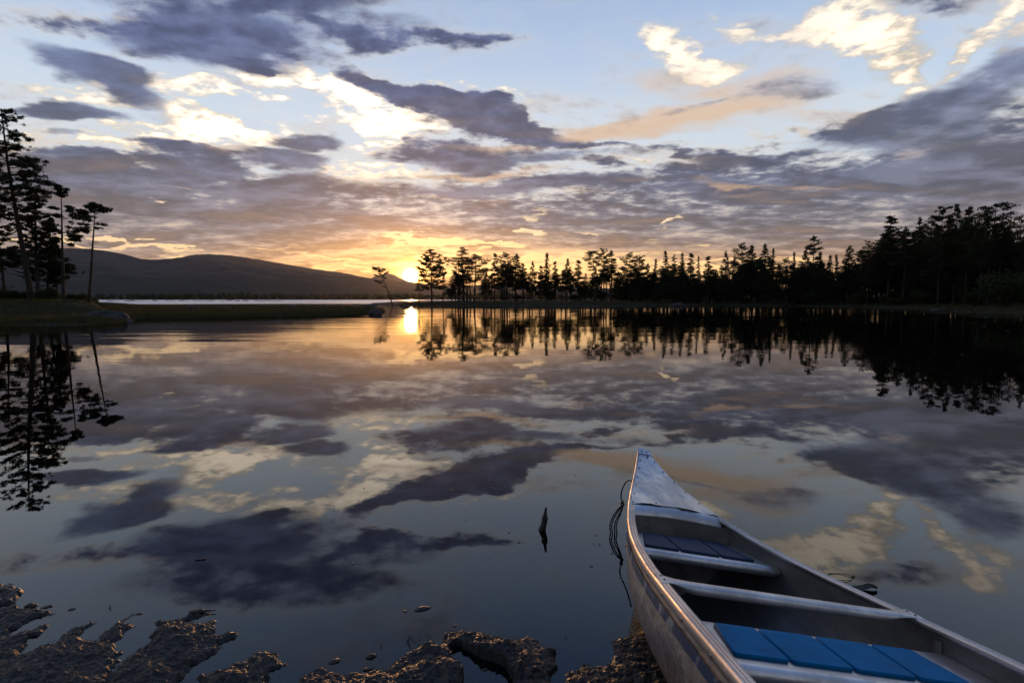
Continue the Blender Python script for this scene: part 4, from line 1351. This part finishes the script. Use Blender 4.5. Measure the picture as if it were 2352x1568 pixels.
driftwood()
for (fx, fy, tx, ty, rr_, lab) in [(1248 - 312, 1474, 942, 1458, .0028, 'short leaning twig stub left of the thin curved straw'), (875, 1484, 875, 1477, .0022, 'tiny upright stub in the shallow water'),
                                   (251, 1395, 253, 1387, .0024, 'tiny upright stub in the water near the left mud'), (182, 1492, 180, 1478, .004, 'thick upright stub poking out of the left mud ridge'),
                                   (1300, 1465, 1298, 1459, .002, 'tiny stub in the water right of the big mud heap')]:
    f0, t0 = upright(fx, fy, tx, ty)
    m = MB(); m.tube([[0, 0, -.03], [0.001, 0, 0], (t0 - f0) * .5 + [.002, 0, 0], t0 - f0], [rr_, rr_, rr_ * .8, rr_ * .45], 6)
    if fx == 936: m.tube([(t0 - f0) * .2, (t0 - f0) * .35 + [-.012, 0, .004]], [rr_ * .7, rr_ * .3], 5)
    o = m.build('twig', M_wood); o.location = f0
    tag(o, lab, 'twig')
lying('straw', (932, 1448), (992, 1473), .0010, .0006, .004, .001, 'thin curved straw arching over the water near the big mud heap', 'straw', mat=M_fibre, sag=.035)

# a loop of thin cord and a curled leaf on the water beyond the canoe
cx_, cy_ = ground_point(1927, 1325.5)
m = MB(); t_ = np.linspace(0, 2 * np.pi, 40)
kx = 23 / 1261 * math.hypot(cx_, cy_, H); ky = 5.8 / 1261 * (cx_ ** 2 + cy_ ** 2 + H * H) / H
P = np.stack([np.cos(t_) * kx, np.sin(t_) * ky, 0.003 + .002 * np.sin(3 * t_)], -1)
m.tube(P, .0016, 6, cap=False); m.tube([(kx, 0, .003), (kx * 1.22, .004, .006), (kx * 1.42, .01, .004)], [.003, .004, .001], 6)
o = m.build('cord_loop', M_wood); o.location = (cx_, cy_, 0)
tag(o, 'thin dark cord loop floating on the water beyond the canoe', 'cord')
cx_, cy_ = ground_point(1985, 1354)
g1, g2 = np.meshgrid(np.linspace(-1, 1, 15), np.linspace(-1, 1, 9), indexing='ij')
Lz = np.stack([g1 * .062, g2 * .02 * np.sqrt(1 - (g1 * .97) ** 2) + .006 * np.sin(3 * g1), .004 + .012 * g2 ** 2 + .012 * np.maximum(g1 - .2, 0) * (1 - g1) * 3], -1)
m = MB(); m.grid(Lz)
o = m.build('curled_leaf', M_fibre); o.location = (cx_, cy_, 0)
tag(o, 'dry curled leaf floating beyond the right side of the canoe', 'leaf')


def flecks():
    r = np.random.default_rng(14)
    m = MB()
    for i in range(150):
        if i < 100:
            px, py = r.uniform(1500, 2352), 720 + 130 * r.random() ** 1.4
        else:
            px, py = r.uniform(700, 1450), r.uniform(1080, 1300)
        x, y = ground_point(px, py)
        s = .0009 * math.hypot(x, y) * r.uniform(.5, 1.5) if i < 100 else r.uniform(.002, .007)
        k = 6; t = np.arange(k) * 2 * np.pi / k
        v = np.stack([x + np.cos(t) * s * 1.6, y + np.sin(t) * s, np.full(k, .004) + r.uniform(0, .3 * s, k)], -1)
        m.add(np.vstack([v, [[x, y, .004 + .2 * s]]]), [(j, (j + 1) % k, k) for j in range(k)])
    o = m.build('floating_leaf_flecks', M_fibre, smooth_shade=False)
    tag(o, 'tiny leaf flecks scattered over the water surface', 'leaf litter', kind='stuff')


flecks()

# ================================================================== the aluminium canoe
AX_R = Vector((0.9842, 0.0498, -0.1697)); AX_F = Vector((-0.0744, 0.9871, -0.1418)); AX_U = Vector((0.1605, 0.1522, 0.9752))
TIP = Vector((0.7244, 3.1025, H - 1.1025))
DEPTH, LEN = 0.37, 4.9
TAB_S = [0, .05, .1, .2, .3, .45, .6, .8, 1, 1.2, 1.4, 1.6, 1.8, 2.1, 2.45]
TAB_W = [.028, .044, .060, .094, .130, .183, .232, .289, .336, .372, .401, .423, .441, .457, .462]
TAB_G = [.234, .205, .179, .133, .095, .050, .018, -.009, -.022, -.025, -.021, -.013, -.006, .000, .002]


def curve_tab(tab):
    """smooth interpolation through the table"""
    xs = np.linspace(0, 2.45, 491)
    v = np.interp(xs, TAB_S, tab)
    k = np.hanning(25); k /= k.sum()
    sm = np.convolve(np.pad(v, 12, mode='edge'), k, mode='valid')
    a = np.clip(xs / .10, 0, 1)
    return xs, v * (1 - a) + sm * a


_ws, _wv = curve_tab(TAB_W); _gs, _gv = curve_tab(TAB_G)


def hw(s): return np.interp(np.minimum(s, LEN - np.asarray(s)), _ws, _wv)
def gz(s): return np.interp(np.minimum(s, LEN - np.asarray(s)), _gs, _gv)


canoe = bpy.data.objects.new('canoe', None); C.objects.link(canoe)
org = TIP - AX_F * (LEN / 2) - AX_U * DEPTH
canoe.matrix_world = Matrix(((AX_R.x, AX_F.x, AX_U.x, org.x), (AX_R.y, AX_F.y, AX_U.y, org.y), (AX_R.z, AX_F.z, AX_U.z, org.z), (0, 0, 0, 1)))
tag(canoe, 'worn aluminium canoe with blue seat pads drawn up on the mud', 'canoe')


def loc3(x, s, c):
    """canoe coordinates: x to the right, s aft from the bow tip, c above the gunwale base line"""
    x, s, c = np.broadcast_arrays(np.asarray(x, float), np.asarray(s, float), np.asarray(c, float))
    return np.stack([x, LEN / 2 - s, c + DEPTH], -1)


def hull_surface(sv, v, inset=0.0):
    """half hull: sv = 0..1 along, v = 0..1 from gunwale down to keel; returns x, s, c"""
    sv, v = np.broadcast_arrays(np.asarray(sv, float), np.asarray(v, float))
    s0 = 0.02 * v + 0.36 * v ** 4.5
    s = s0 + sv * (LEN - 2 * s0)
    e = np.minimum(s - s0, LEN - s - s0)
    e2 = np.minimum(s, LEN - s)
    full = smooth(e2, 0.0, 1.25)
    p = 1.9 + 2.3 * full; q = 1.15 + 1.05 * full
    w = np.interp(e, _ws, _wv) - 0.010 - 0.016 * np.clip(v * 9, 0, 1) * (1 - smooth(e, 0, .5))
    x = np.maximum(w, 0.0015) * (1 - np.clip(v, 0, 1) ** p) ** (1 / q)
    flare = 1 + 0.035 * np.sin(np.pi * np.clip(v, 0, 1)) * full
    x = np.maximum(x * flare - inset, 0.0)
    g = gz(s)
    k = -DEPTH + 0.03 * smooth(-e2, -.9, -.2)
    c = g + (k - g) * v + inset * v ** 3
    return x, s, c


def _alu(base, r0, r1, scale, bmp, streak=True, dirt=0.4):
    def f(g, p, out):
        pos = g.n('ShaderNodeTexCoord').outputs['Object']
        mp = g.n('ShaderNodeMapping'); g.put(mp.inputs[0], pos); mp.inputs['Scale'].default_value = (1.0, 0.35, 1.0)
        n = g.noise(mp.outputs[0], 7.0, 6, 0.62); n2 = g.noise(pos, scale, 5, 0.62); n3 = g.noise(mp.outputs[0], 120.0, 3, 0.5)
        c = g.mix(g.ss(n, 0.38, 0.64), base, tuple(q * 0.72 for q in base))
        c = g.mix(g.ss(n2, 0.52, 0.7, 0, dirt), c, (base[0] * .42, base[1] * .37, base[2] * .32))
        g.put(p.inputs['Base Color'], c)
        g.put(p.inputs['Roughness'], g.ss(g.m('ADD', g.m('MULTIPLY', n, 0.6), g.m('MULTIPLY', n3, 0.4)), 0.35, 0.65, r0, r1))
        h = g.m('ADD', g.m('MULTIPLY', g.noise(pos, 9.0, 3, 0.5), 1.0), g.m('MULTIPLY', n3, 0.05))
        bump(g, p, h, bmp)
    return f


M_hull = material('weathered_aluminium', metal=1.0, build=_alu((.52, .495, .47), .30, .50, 26, .012))
M_deck = material('deck_aluminium', metal=1.0, build=_alu((.64, .63, .62), .36, .48, 46, .008, dirt=.16))
M_rail = material('rail_aluminium', metal=1.0, build=_alu((.60, .58, .56), .42, .60, 60, .002, dirt=.35))
M_bar = material('satin_aluminium', metal=1.0, build=_alu((.72, .70, .69), .38, .54, 40, .002, dirt=.2))
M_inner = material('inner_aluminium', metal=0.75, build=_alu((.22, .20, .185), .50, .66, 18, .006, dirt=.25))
M_rivet = material('rivet_steel', (.16, .145, .13), 0.45, 0.9)
M_pad = material('blue_seat_pad', rough=0.65, spec=0.12, build=lambda g, p, out: (
    g.put(p.inputs['Base Color'], g.mix(g.ss(g.noise(g.n('ShaderNodeTexCoord').outputs['Object'], 70, 5, .75), .60, .78, 0, .55), g.mix(g.ss(g.noise(g.n('ShaderNodeTexCoord').outputs['Object'], 11, 5, .65), .40, .70), (.0005, .16, .36), (.004, .12, .26)), (.10, .20, .27))),
    bump(g, p, g.noise(g.n('ShaderNodeTexCoord').outputs['Object'], 240, 3, .6), 0.0008)))


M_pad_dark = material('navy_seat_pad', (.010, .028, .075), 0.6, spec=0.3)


def _stripe(g, p, out):
    pos = g.n('ShaderNodeTexCoord').outputs['Object']
    y_ = g.xyz(pos)[1]
    n = g.m('MULTIPLY_ADD', g.m('SINE', g.m('MULTIPLY', y_, 62.0)), 0.09, g.noise(pos, 3.5, 2, 0.5)); n2 = g.noise(pos, 40.0, 5, 0.7)
    worn = g.ss(g.m('ADD', n, g.m('MULTIPLY', g.m('SUBTRACT', n2, 0.5), 0.5)), 0.52, 0.66)
    g.put(p.inputs['Base Color'], g.mix(worn, (.018, .036, .085), (.42, .44, .47)))
    g.put(p.inputs['Metallic'], g.m('MULTIPLY', worn, 0.9))
    p.inputs['Roughness'].default_value = 0.3


M_stripe = material('worn_blue_stripe', build=_stripe)

# hull: outer and inner skin
ns, nv = 150, 34
sv = np.linspace(0, 1, ns) ** 1.0
sv = 0.5 - 0.5 * np.cos(np.pi * sv) * (0.55 + 0.45 * np.abs(np.cos(np.pi * sv)))
vv = np.sin(np.linspace(0, 1, nv) * np.pi / 2) ** 1.0
SV, VV = np.meshgrid(sv, vv, indexing='ij')
m = MB()
for inset in (0.0, 0.0035):
    x, s, c = hull_surface(SV, VV, inset)
    dent = (fbm(s * 6, c * 6, x * 3, 3, 17) - .5) * .004
    R_ = loc3(x + dent, s, c); L_ = loc3(-x - dent, s, c)
    full = np.concatenate([L_, R_[:, ::-1][:, 1:]], 1)
    m.grid(full if inset == 0 else full[:, ::-1])
    if inset == 0: _nf = len(m.f[0])
hull = m.build('hull', M_hull, canoe)
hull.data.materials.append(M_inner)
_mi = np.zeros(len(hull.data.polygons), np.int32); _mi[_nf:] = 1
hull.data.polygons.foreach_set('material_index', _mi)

# a keel strip under the hull and the stem bands
m = MB()
sk = np.linspace(.42, LEN - .42, 60)
for dx in (0.0,):
    P = loc3(0 * sk, sk, -DEPTH - .004 + 0 * sk)
    m.tube(P, .009, 6, squash=.6)
m.build('keel', M_rail, canoe)


# gunwale rails
def rail(side, name='gunwale'):
    s = np.concatenate([np.linspace(0, 1.0, 70, endpoint=False), np.linspace(1.0, LEN - 1.0, 60, endpoint=False), np.linspace(LEN - 1, LEN, 70)])
    prof = [(.000, -.022), (.002, -.020), (.002, -.004), (.000, .002), (-.004, .0045), (-.0095, .0045), (-.0105, .0030), (-.0120, .0030), (-.0130, .0045), (-.0200, .0045), (-.0208, .0032), (-.0222, .0032), (-.0230, .0045), (-.0315, .0045), (-.034, .002), (-.034, -.010), (-.030, -.012), (-.014, -.012), (-.012, -.022)]
    prof = np.array(prof)
    w = hw(s)
    sc_ = np.clip((w - .002) / .034, 0.1, 1)
    x = np.maximum(w[:, None] + prof[None, :, 0] * sc_[:, None], .001)
    z = gz(s)[:, None] + prof[None, :, 1] * np.ones_like(x)
    P = loc3(side * x, s[:, None] + 0 * x, z)
    m = MB(); m.grid(P if side < 0 else P[:, ::-1], close_v=True)
    return m.build(name, M_rail, canoe, smooth_shade=False)


rail(-1); rail(1)


# deck plates at both ends
def deck(end):
    m = MB()
    u = np.linspace(-1, 1, 41); s = np.concatenate([np.linspace(.045, .5, 50, endpoint=False), np.linspace(.5, .585, 22)])
    U, S = np.meshgrid(u, s, indexing='ij')
    w = np.maximum(hw(S) - .0105, .002)
    x = U * w
    wr = (fbm(x * 22, S * 22, octaves=4, seed=23) - .5) * .0075 * (1 - U ** 4) * smooth(S, .05, .3)
    z = gz(S) + .0065 + .010 * (1 - U ** 2) * smooth(S, .05, .5) + wr
    ragged = (fbm(u * 5, 0 * u, octaves=3, seed=29) - .5) * .018
    tail = smooth(S, .50, .585)
    S2 = S + tail * ragged[:, None] * (1 - .0 * U ** 2)
    z = z + tail * .003 * np.sin(U * 7)
    se = S2 if end == 0 else LEN - S2
    P = loc3(x, se, z)
    m.grid(P if end == 0 else P[::-1])
    d = m.build('deck_plate', M_deck, canoe)
    # cap over the very tip
    m = MB()
    u = np.linspace(-1, 1, 15); s = np.linspace(-.004, .052, 12)
    U, S = np.meshgrid(u, s, indexing='ij')
    w = np.maximum(hw(np.maximum(S, 0)) + .001, .002) * np.sqrt(np.clip((S + .0045) / .016, .01, 1))
    z = gz(np.maximum(S, 0)) + .0088 + .0015 * (1 - U ** 2) - .006 * np.clip(-S / .004, 0, 1)
    P = loc3(U * w, S if end == 0 else LEN - S, z)
    m.grid(P if end == 0 else P[::-1])
    P = loc3(np.array([-1, 1, 1, -1]) * .03, .0, 0)
    m.build('bow_cap', M_deck, canoe)
    # rolled lip behind the deck plate
    m = MB()
    a = np.linspace(0, 1, 18)
    ps = np.array([.560, .575, .590, .602, .614, .624, .631, .634, .632, .625, .612]); pz = np.array([.004, .0045, .004, .002, -.003, -.011, -.021, -.031, -.040, -.045, -.047])
    u = np.linspace(-1, 1, 31)
    U, K = np.meshgrid(u, np.arange(len(ps)), indexing='ij')
    S = ps[K] - .012 * (1 - U ** 2); Zc = pz[K]
    w = hw(S) - .030
    z = gz(S) + Zc + .008 * (1 - U ** 2)
    P = loc3(U * w, S if end == 0 else LEN - S, z)
    m.grid(P if end == 0 else P[::-1])
    m.build('deck_lip', M_bar, canoe)
    # bulkhead of the buoyancy chamber
    m = MB()
    v = np.sin(np.linspace(0.03, 1, 22) * np.pi / 2)
    svx = np.full_like(v, .665 / LEN)
    x, s, c = hull_surface(svx, v, .004)
    s = np.full_like(s, .665)
    # true half breadth where the plate stands
    xs = []
    for vi in v:
        gx, gs, gc = hull_surface(np.linspace(0, .5, 300), vi, .005)
        xs.append(np.interp(.665, gs, gx))
    x = np.array(xs)
    rows = np.stack([loc3(k * x, (s if end == 0 else LEN - s) - (.02 if end == 0 else -.02) * (1 - k * k), c) for k in np.linspace(-1, 1, 17)], 0)
    m.grid(rows if end == 0 else rows[::-1])
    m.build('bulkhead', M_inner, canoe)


deck(0); deck(1)


def half_breadth(s, c, inset=.006):
    """inner half width of the hull at station s and height c"""
    v = np.linspace(0, 1, 160)
    S0 = []
    for vi in v:
        gx, gs, gc = hull_surface(np.linspace(0, 1, 240), vi, inset)
        S0.append((np.interp(s, gs, gx), np.interp(s, gs, gc)))
    S0 = np.array(S0)
    return float(np.interp(-c, -S0[:, 1], S0[:, 0]))


def rounded(poly, r, n=5):
    out = []
    k = len(poly)
    for i in range(k):
        p, a, b = np.array(poly[i]), np.array(poly[i - 1]), np.array(poly[(i + 1) % k])
        da = (a - p) / np.linalg.norm(a - p); db = (b - p) / np.linalg.norm(b - p)
        for t in np.linspace(0, 1, n):
            out.append(p + da * r * (1 - t) ** 2 + db * r * t ** 2)
    return np.array(out)


def seat(s_f, s_a, c, cuts_f, cuts_a, bar, mirror=False, pad_mat=None):
    """metal seat with loose pads let into it: front and aft edge positions of the pad seams"""
    T = (lambda s: LEN - s) if mirror else (lambda s: s)
    m = MB()
    ss_ = np.linspace(s_f - .02, s_a + .028, 9)
    wv_ = np.array([half_breadth(q, c) for q in ss_])
    U, K = np.meshgrid(np.linspace(-1, 1, 25), np.arange(len(ss_)), indexing='ij')
    P = loc3(U * wv_[K], T(ss_[K]), c - .004 + 0 * U)
    m.grid(P if not mirror else P[::-1])
    # rounded aft nose and small front lip
    hb = half_breadth(bar, c - .012)
    th_ = np.linspace(math.pi / 2 * 1.2, -math.pi * .75, 16)
    u = np.concatenate([np.linspace(-1, -.9, 5, endpoint=False), np.linspace(-.9, .9, 15, endpoint=False), np.linspace(.9, 1, 6)])
    U, A = np.meshgrid(u, th_, indexing='ij')
    tap = 1 - .25 * smooth(np.abs(U), .9, 1)
    P = loc3(U * (hb - .002), T(bar - .004 + np.cos(A) * .021 * tap), c - .020 + np.sin(A) * .021 * tap)
    m.grid(P if not mirror else P[::-1])
    hb = half_breadth(s_f - .02, c - .01)
    U, A = np.meshgrid(np.linspace(-1, 1, 12), np.linspace(math.pi / 2, math.pi * 1.3, 8), indexing='ij')
    P = loc3(U * (hb - .002), T(s_f - .02 + np.cos(A) * .012), c - .016 + np.sin(A) * .012)
    m.grid(P[::-1] if not mirror else P)
    st = m.build('seat', M_bar, canoe)
    for i in range(len(cuts_f) - 1):
        g_ = .0045
        quad = [(cuts_f[i] + g_, s_f), (cuts_f[i + 1] - g_, s_f), (cuts_a[i + 1] - g_, s_a), (cuts_a[i] + g_, s_a)]
        pr_ = rounded([np.array(q) for q in quad], .011)
        cen = pr_.mean(0)
        rows = []
        for (k, h) in ((1.0, -.003), (1.0, .0035), (.992, .0052), (.975, .0060)):
            q = cen + (pr_ - cen) * k
            rows.append(loc3(q[:, 0], T(q[:, 1]), c + h))
        m = MB(); R3 = np.array(rows); m.grid(R3 if mirror else R3[::-1], close_v=True)
        top = rows[-1]; n_ = len(top)
        tri = [(j, (j + 1) % n_, n_) for j in range(n_)]
        if not mirror: tri = [t[::-1] for t in tri]
        m.add(np.vstack([top, top.mean(0)]), tri)
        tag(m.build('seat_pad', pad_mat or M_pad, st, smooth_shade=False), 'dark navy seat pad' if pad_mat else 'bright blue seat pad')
    return st


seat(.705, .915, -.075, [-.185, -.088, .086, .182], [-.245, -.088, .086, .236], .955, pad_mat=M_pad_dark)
seat(1.652, 1.828, -.073, [-.292, -.166, 0.0, .166, .296], [-.318, -.166, 0.0, .166, .318], 1.868)
seat(.80, 1.02, -.075, [-.215, -.088, .086, .215], [-.27, -.088, .086, .27], 1.06, mirror=True)


def thwart(st_):
    n = 41
    u = np.linspace(-1, 1, n)
    w = float(hw(st_)) - .006
    a = .0235 + .016 * np.abs(u) ** 10 - .004 * np.exp(-((np.abs(u) - .86) / .07) ** 2)
    b = .0135 * (1 - smooth(np.abs(u), .70, .97)) + .0028
    cz = float(gz(st_)) + .006 - .016 * (1 - smooth(np.abs(u), .70, .98))
    th_ = np.linspace(0, 2 * np.pi, 20, endpoint=False)
    ca, sa = np.cos(th_), np.sin(th_)
    P = loc3((u * w)[:, None] + 0 * ca, st_ + a[:, None] * np.sign(ca) * np.abs(ca) ** .8, cz[:, None] + b[:, None] * np.sign(sa) * np.abs(sa) ** .8)
    m = MB(); m.grid(P, close_v=True)
    for row, sgn in ((P[0], 1), (P[-1], -1)):
        t = [(j, (j + 1) % 20, 20)[::sgn] for j in range(20)]
        m.add(np.vstack([row, row.mean(0)]), t)
    return m.build('thwart', M_bar, canoe)


thwart(1.525); thwart(3.30)


# ribs pressed against the inside
def rib(s_c):
    m = MB()
    v = np.sin(np.linspace(0.06, 1, 26) * np.pi / 2)
    xs, cs = [], []
    for vi in v:
        gx, gs, gc = hull_surface(np.linspace(0, 1, 400), vi, .004)
        xs.append(np.interp(s_c, gs, gx)); cs.append(np.interp(s_c, gs, gc))
    xs, cs = np.array(xs), np.array(cs)
    X = np.concatenate([-xs, xs[::-1][1:]]); Cc = np.concatenate([cs, cs[::-1][1:]])
    k = np.array([(-.020, 0), (-.014, .009), (.014, .009), (.020, 0)])
    rad = np.sqrt(X ** 2 + (Cc + .05) ** 2) + 1e-6
    P = np.stack([loc3(X - X / rad * d, s_c + a, Cc - (Cc + .05) / rad * d) for a, d in k], 1)
    m.grid(P)
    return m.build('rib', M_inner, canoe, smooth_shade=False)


for s_ in (1.60, 2.45, 3.30):
    rib(s_)


# blue stripe under the gunwale
def stripe(side):
    m = MB()
    s = np.linspace(.70, 4.2, 160)
    rows = []
    for dz in np.linspace(.040, .066, 5):
        v = dz / (gz(s) + DEPTH)
        sv_ = (s - (.02 * v + .36 * v ** 4.5)) / (LEN - 2 * (.02 * v + .36 * v ** 4.5))
        x, s2, c2 = hull_surface(sv_, v)
        rows.append(loc3(side * (x + .0045), s2, c2))
    P = np.array(rows)
    m.grid(P if side > 0 else P[::-1])
    return m.build('stripe', M_stripe, canoe)


stripe(-1); stripe(1)

# rivets
_rv = MB()
tt = np.linspace(0, math.pi / 2, 4); aa = np.linspace(0, 2 * math.pi, 9)[:-1]
rg = [np.stack([np.cos(aa) * math.cos(t) * .0048, np.sin(aa) * math.cos(t) * .0048, np.full(8, math.sin(t) * .0034)], -1) for t in tt[:-1]]
_rv.grid(np.array(rg)[::-1], close_v=True)
_rv.add(np.vstack([rg[-1], [[0, 0, .0034]]]), [(j, (j + 1) % 8, 8) for j in range(8)])
RIVET = mesh_from('rivet', np.vstack(_rv.v), _rv.f, True, [M_rivet])


def rivet(x, s, c, normal=(0, 0, 1), k=1.0):
    o = link('rivet', RIVET, canoe)
    p = loc3(x, s, c)
    o.location = Vector([float(q) for q in p])
    o.rotation_euler = Vector(normal).to_track_quat('Z', 'Y').to_euler()
    o.scale = (k, k, k)
    return o


for s_ in (.105, .185, .275, .365, .465, .568):
    for sd in (-1, 1):
        x_ = sd * (float(hw(s_)) - .021)
        rivet(x_, s_, float(gz(s_)) + .0078, (0, 0, 1))
for x_ in (-.085, .09):
    rivet(x_, .556, float(gz(.556)) + .0135)
for x_ in (-.014, .014):
    rivet(x_, .030, float(gz(.03)) + .0095)
rivet(.012, .066, float(gz(.066)) + .010, k=1.3)
for sd in (-1, 1):
    for s_ in (.78, .93, 1.10, 1.27, 1.44, 1.62, 1.80, 1.99, 2.2, 2.45, 2.7):
        rivet(sd * (float(hw(s_)) + .001), s_, float(gz(s_)) - .012, (sd, 0, 0))
    for ds in (-.016, .016):
        rivet(sd * (float(hw(1.525)) - .02), 1.525 + ds, float(gz(1.525)) + .008)
        rivet(sd * (float(hw(1.40)) - .008), 1.40 + ds, float(gz(1.40)) - .045, (sd, 0, .1))

# rivets low on the hull where the frames are fixed, found on the hull surface
_sv, _vv = np.meshgrid(np.linspace(.02, .5, 260), np.linspace(.05, .95, 120), indexing='ij')
_x, _s, _c = hull_surface(_sv, _vv)
_P = loc3(-_x, _s, _c) @ np.array(canoe.matrix_world.to_3x3()).T + np.array(org)
_d = _P[..., 1] * CP - (_P[..., 2] - H) * SP
_u = _P[..., 1] * SP + (_P[..., 2] - H) * CP
_px = 1176 + 1261 * _P[..., 0] / _d; _py = 784 - 1261 * _u / _d
for (tx_, ty_) in [(1505, 1426), (1528, 1463.5), (1554, 1505), (1427.5, 1224), (1430, 1237.5), (1432.5, 1253)]:
    k_ = np.unravel_index(np.argmin((_px - tx_) ** 2 + (_py - ty_) ** 2), _px.shape)
    rivet(-float(_x[k_]) - .001, float(_s[k_]), float(_c[k_]), (-1, 0.1, -.25), 1.1)

# ------------------------------------------------------------------ painter rope hanging from the bow
def sight(px, py, y):
    a, f, u_ = direction(px, py)
    k = y / f
    return (a * k, y, H + u_ * k)


M_rope = material('rope', rough=0.8, build=lambda g, p, out: (
    g.put(p.inputs['Base Color'], g.mix(g.noise(g.n('ShaderNodeTexCoord').outputs['Object'], 150, 2, .5), (.022, .016, .012), (.075, .05, .038))),
    bump(g, p, g.noise(g.n('ShaderNodeTexCoord').outputs['Object'], 300, 2, .5), 0.002)))


def spline(pts, n=8):
    pts = [Vector(p) for p in pts]
    out = []
    for i in range(len(pts) - 1):
        p0, p1, p2, p3 = pts[max(i - 1, 0)], pts[i], pts[i + 1], pts[min(i + 2, len(pts) - 1)]
        for k in range(n):
            t = k / n
            out.append(0.5 * ((2 * p1) + (p2 - p0) * t + (2 * p0 - 5 * p1 + 4 * p2 - p3) * t * t + (3 * p1 - p0 - 3 * p2 + p3) * t ** 3))
    out.append(pts[-1])
    return np.array([p[:] for p in out])


m = MB()
Y0 = 3.20
S_ = lambda fx, fy, dy=0.0: sight(fx / 1.7415, fy / 1.7415, Y0 + dy)
m.tube(spline([S_(2534, 1926, -.16), S_(2518, 1920, -.06), S_(2503, 1929, -.01), S_(2489, 1955, -.01), S_(2484, 1982, -.01), S_(2487, 2000), S_(2494, 2011)]), .0042, 7)
m.tube(spline([S_(2494, 2004), S_(2486, 2009, -.012), S_(2488, 2017, -.005), S_(2495, 2019, .01), S_(2492, 2009, .012), S_(2484, 2012), S_(2493, 2022)]), .0052, 7)
for pts in ([(2490, 2018), (2470, 2038), (2456, 2058), (2446, 2078), (2440, 2100), (2441, 2120), (2447, 2142), (2455, 2164), (2464, 2190), (2472, 2218)],
            [(2491, 2018), (2474, 2042), (2461, 2062), (2452, 2082), (2447, 2102), (2450, 2128), (2457, 2154), (2466, 2186), (2473, 2220)],
            [(2493, 2018), (2484, 2040), (2474, 2060), (2463, 2082), (2458, 2104), (2459, 2126), (2463, 2154), (2470, 2186), (2476, 2220)],
            [(2494, 2018), (2488, 2038), (2481, 2058), (2471, 2080), (2465, 2104), (2468, 2130), (2472, 2154), (2477, 2186), (2480, 2220)]):
    m.tube(spline([S_(a, b, .004 * math.sin(i * 2.1 + a)) for i, (a, b) in enumerate(pts)]), .0040, 6)
o = m.build('rope', M_rope)
tag(o, 'thin dark mooring rope knotted and hanging from the canoe bow', 'rope')

# ================================================================== evening air between the camera and the hills
def haze():
    m = MB(); m.box((-15500, -900, -4.0), (15500, 14500, 1150.0))
    o = m.build('haze', None or bpy.data.materials.new('haze'), smooth_shade=False)
    mt = o.data.materials[0]; mt.use_nodes = True
    nt = mt.node_tree; nt.nodes.clear()
    v = nt.nodes.new('ShaderNodeVolumePrincipled')
    v.inputs['Color'].default_value = (0.93, 0.92, 0.95, 1)
    v.inputs['Density'].default_value = HAZE_DENSITY
    v.inputs['Anisotropy'].default_value = 0.80
    out = nt.nodes.new('ShaderNodeOutputMaterial')
    nt.links.new(v.outputs[0], out.inputs['Volume'])
    tag(o, kind='stuff')
    o['label'] = 'thin evening haze in front of the distant hills'
    o['category'] = 'haze'


HAZE_DENSITY = 1.0e-5
haze()
sc.cycles.volume_bounces = 0
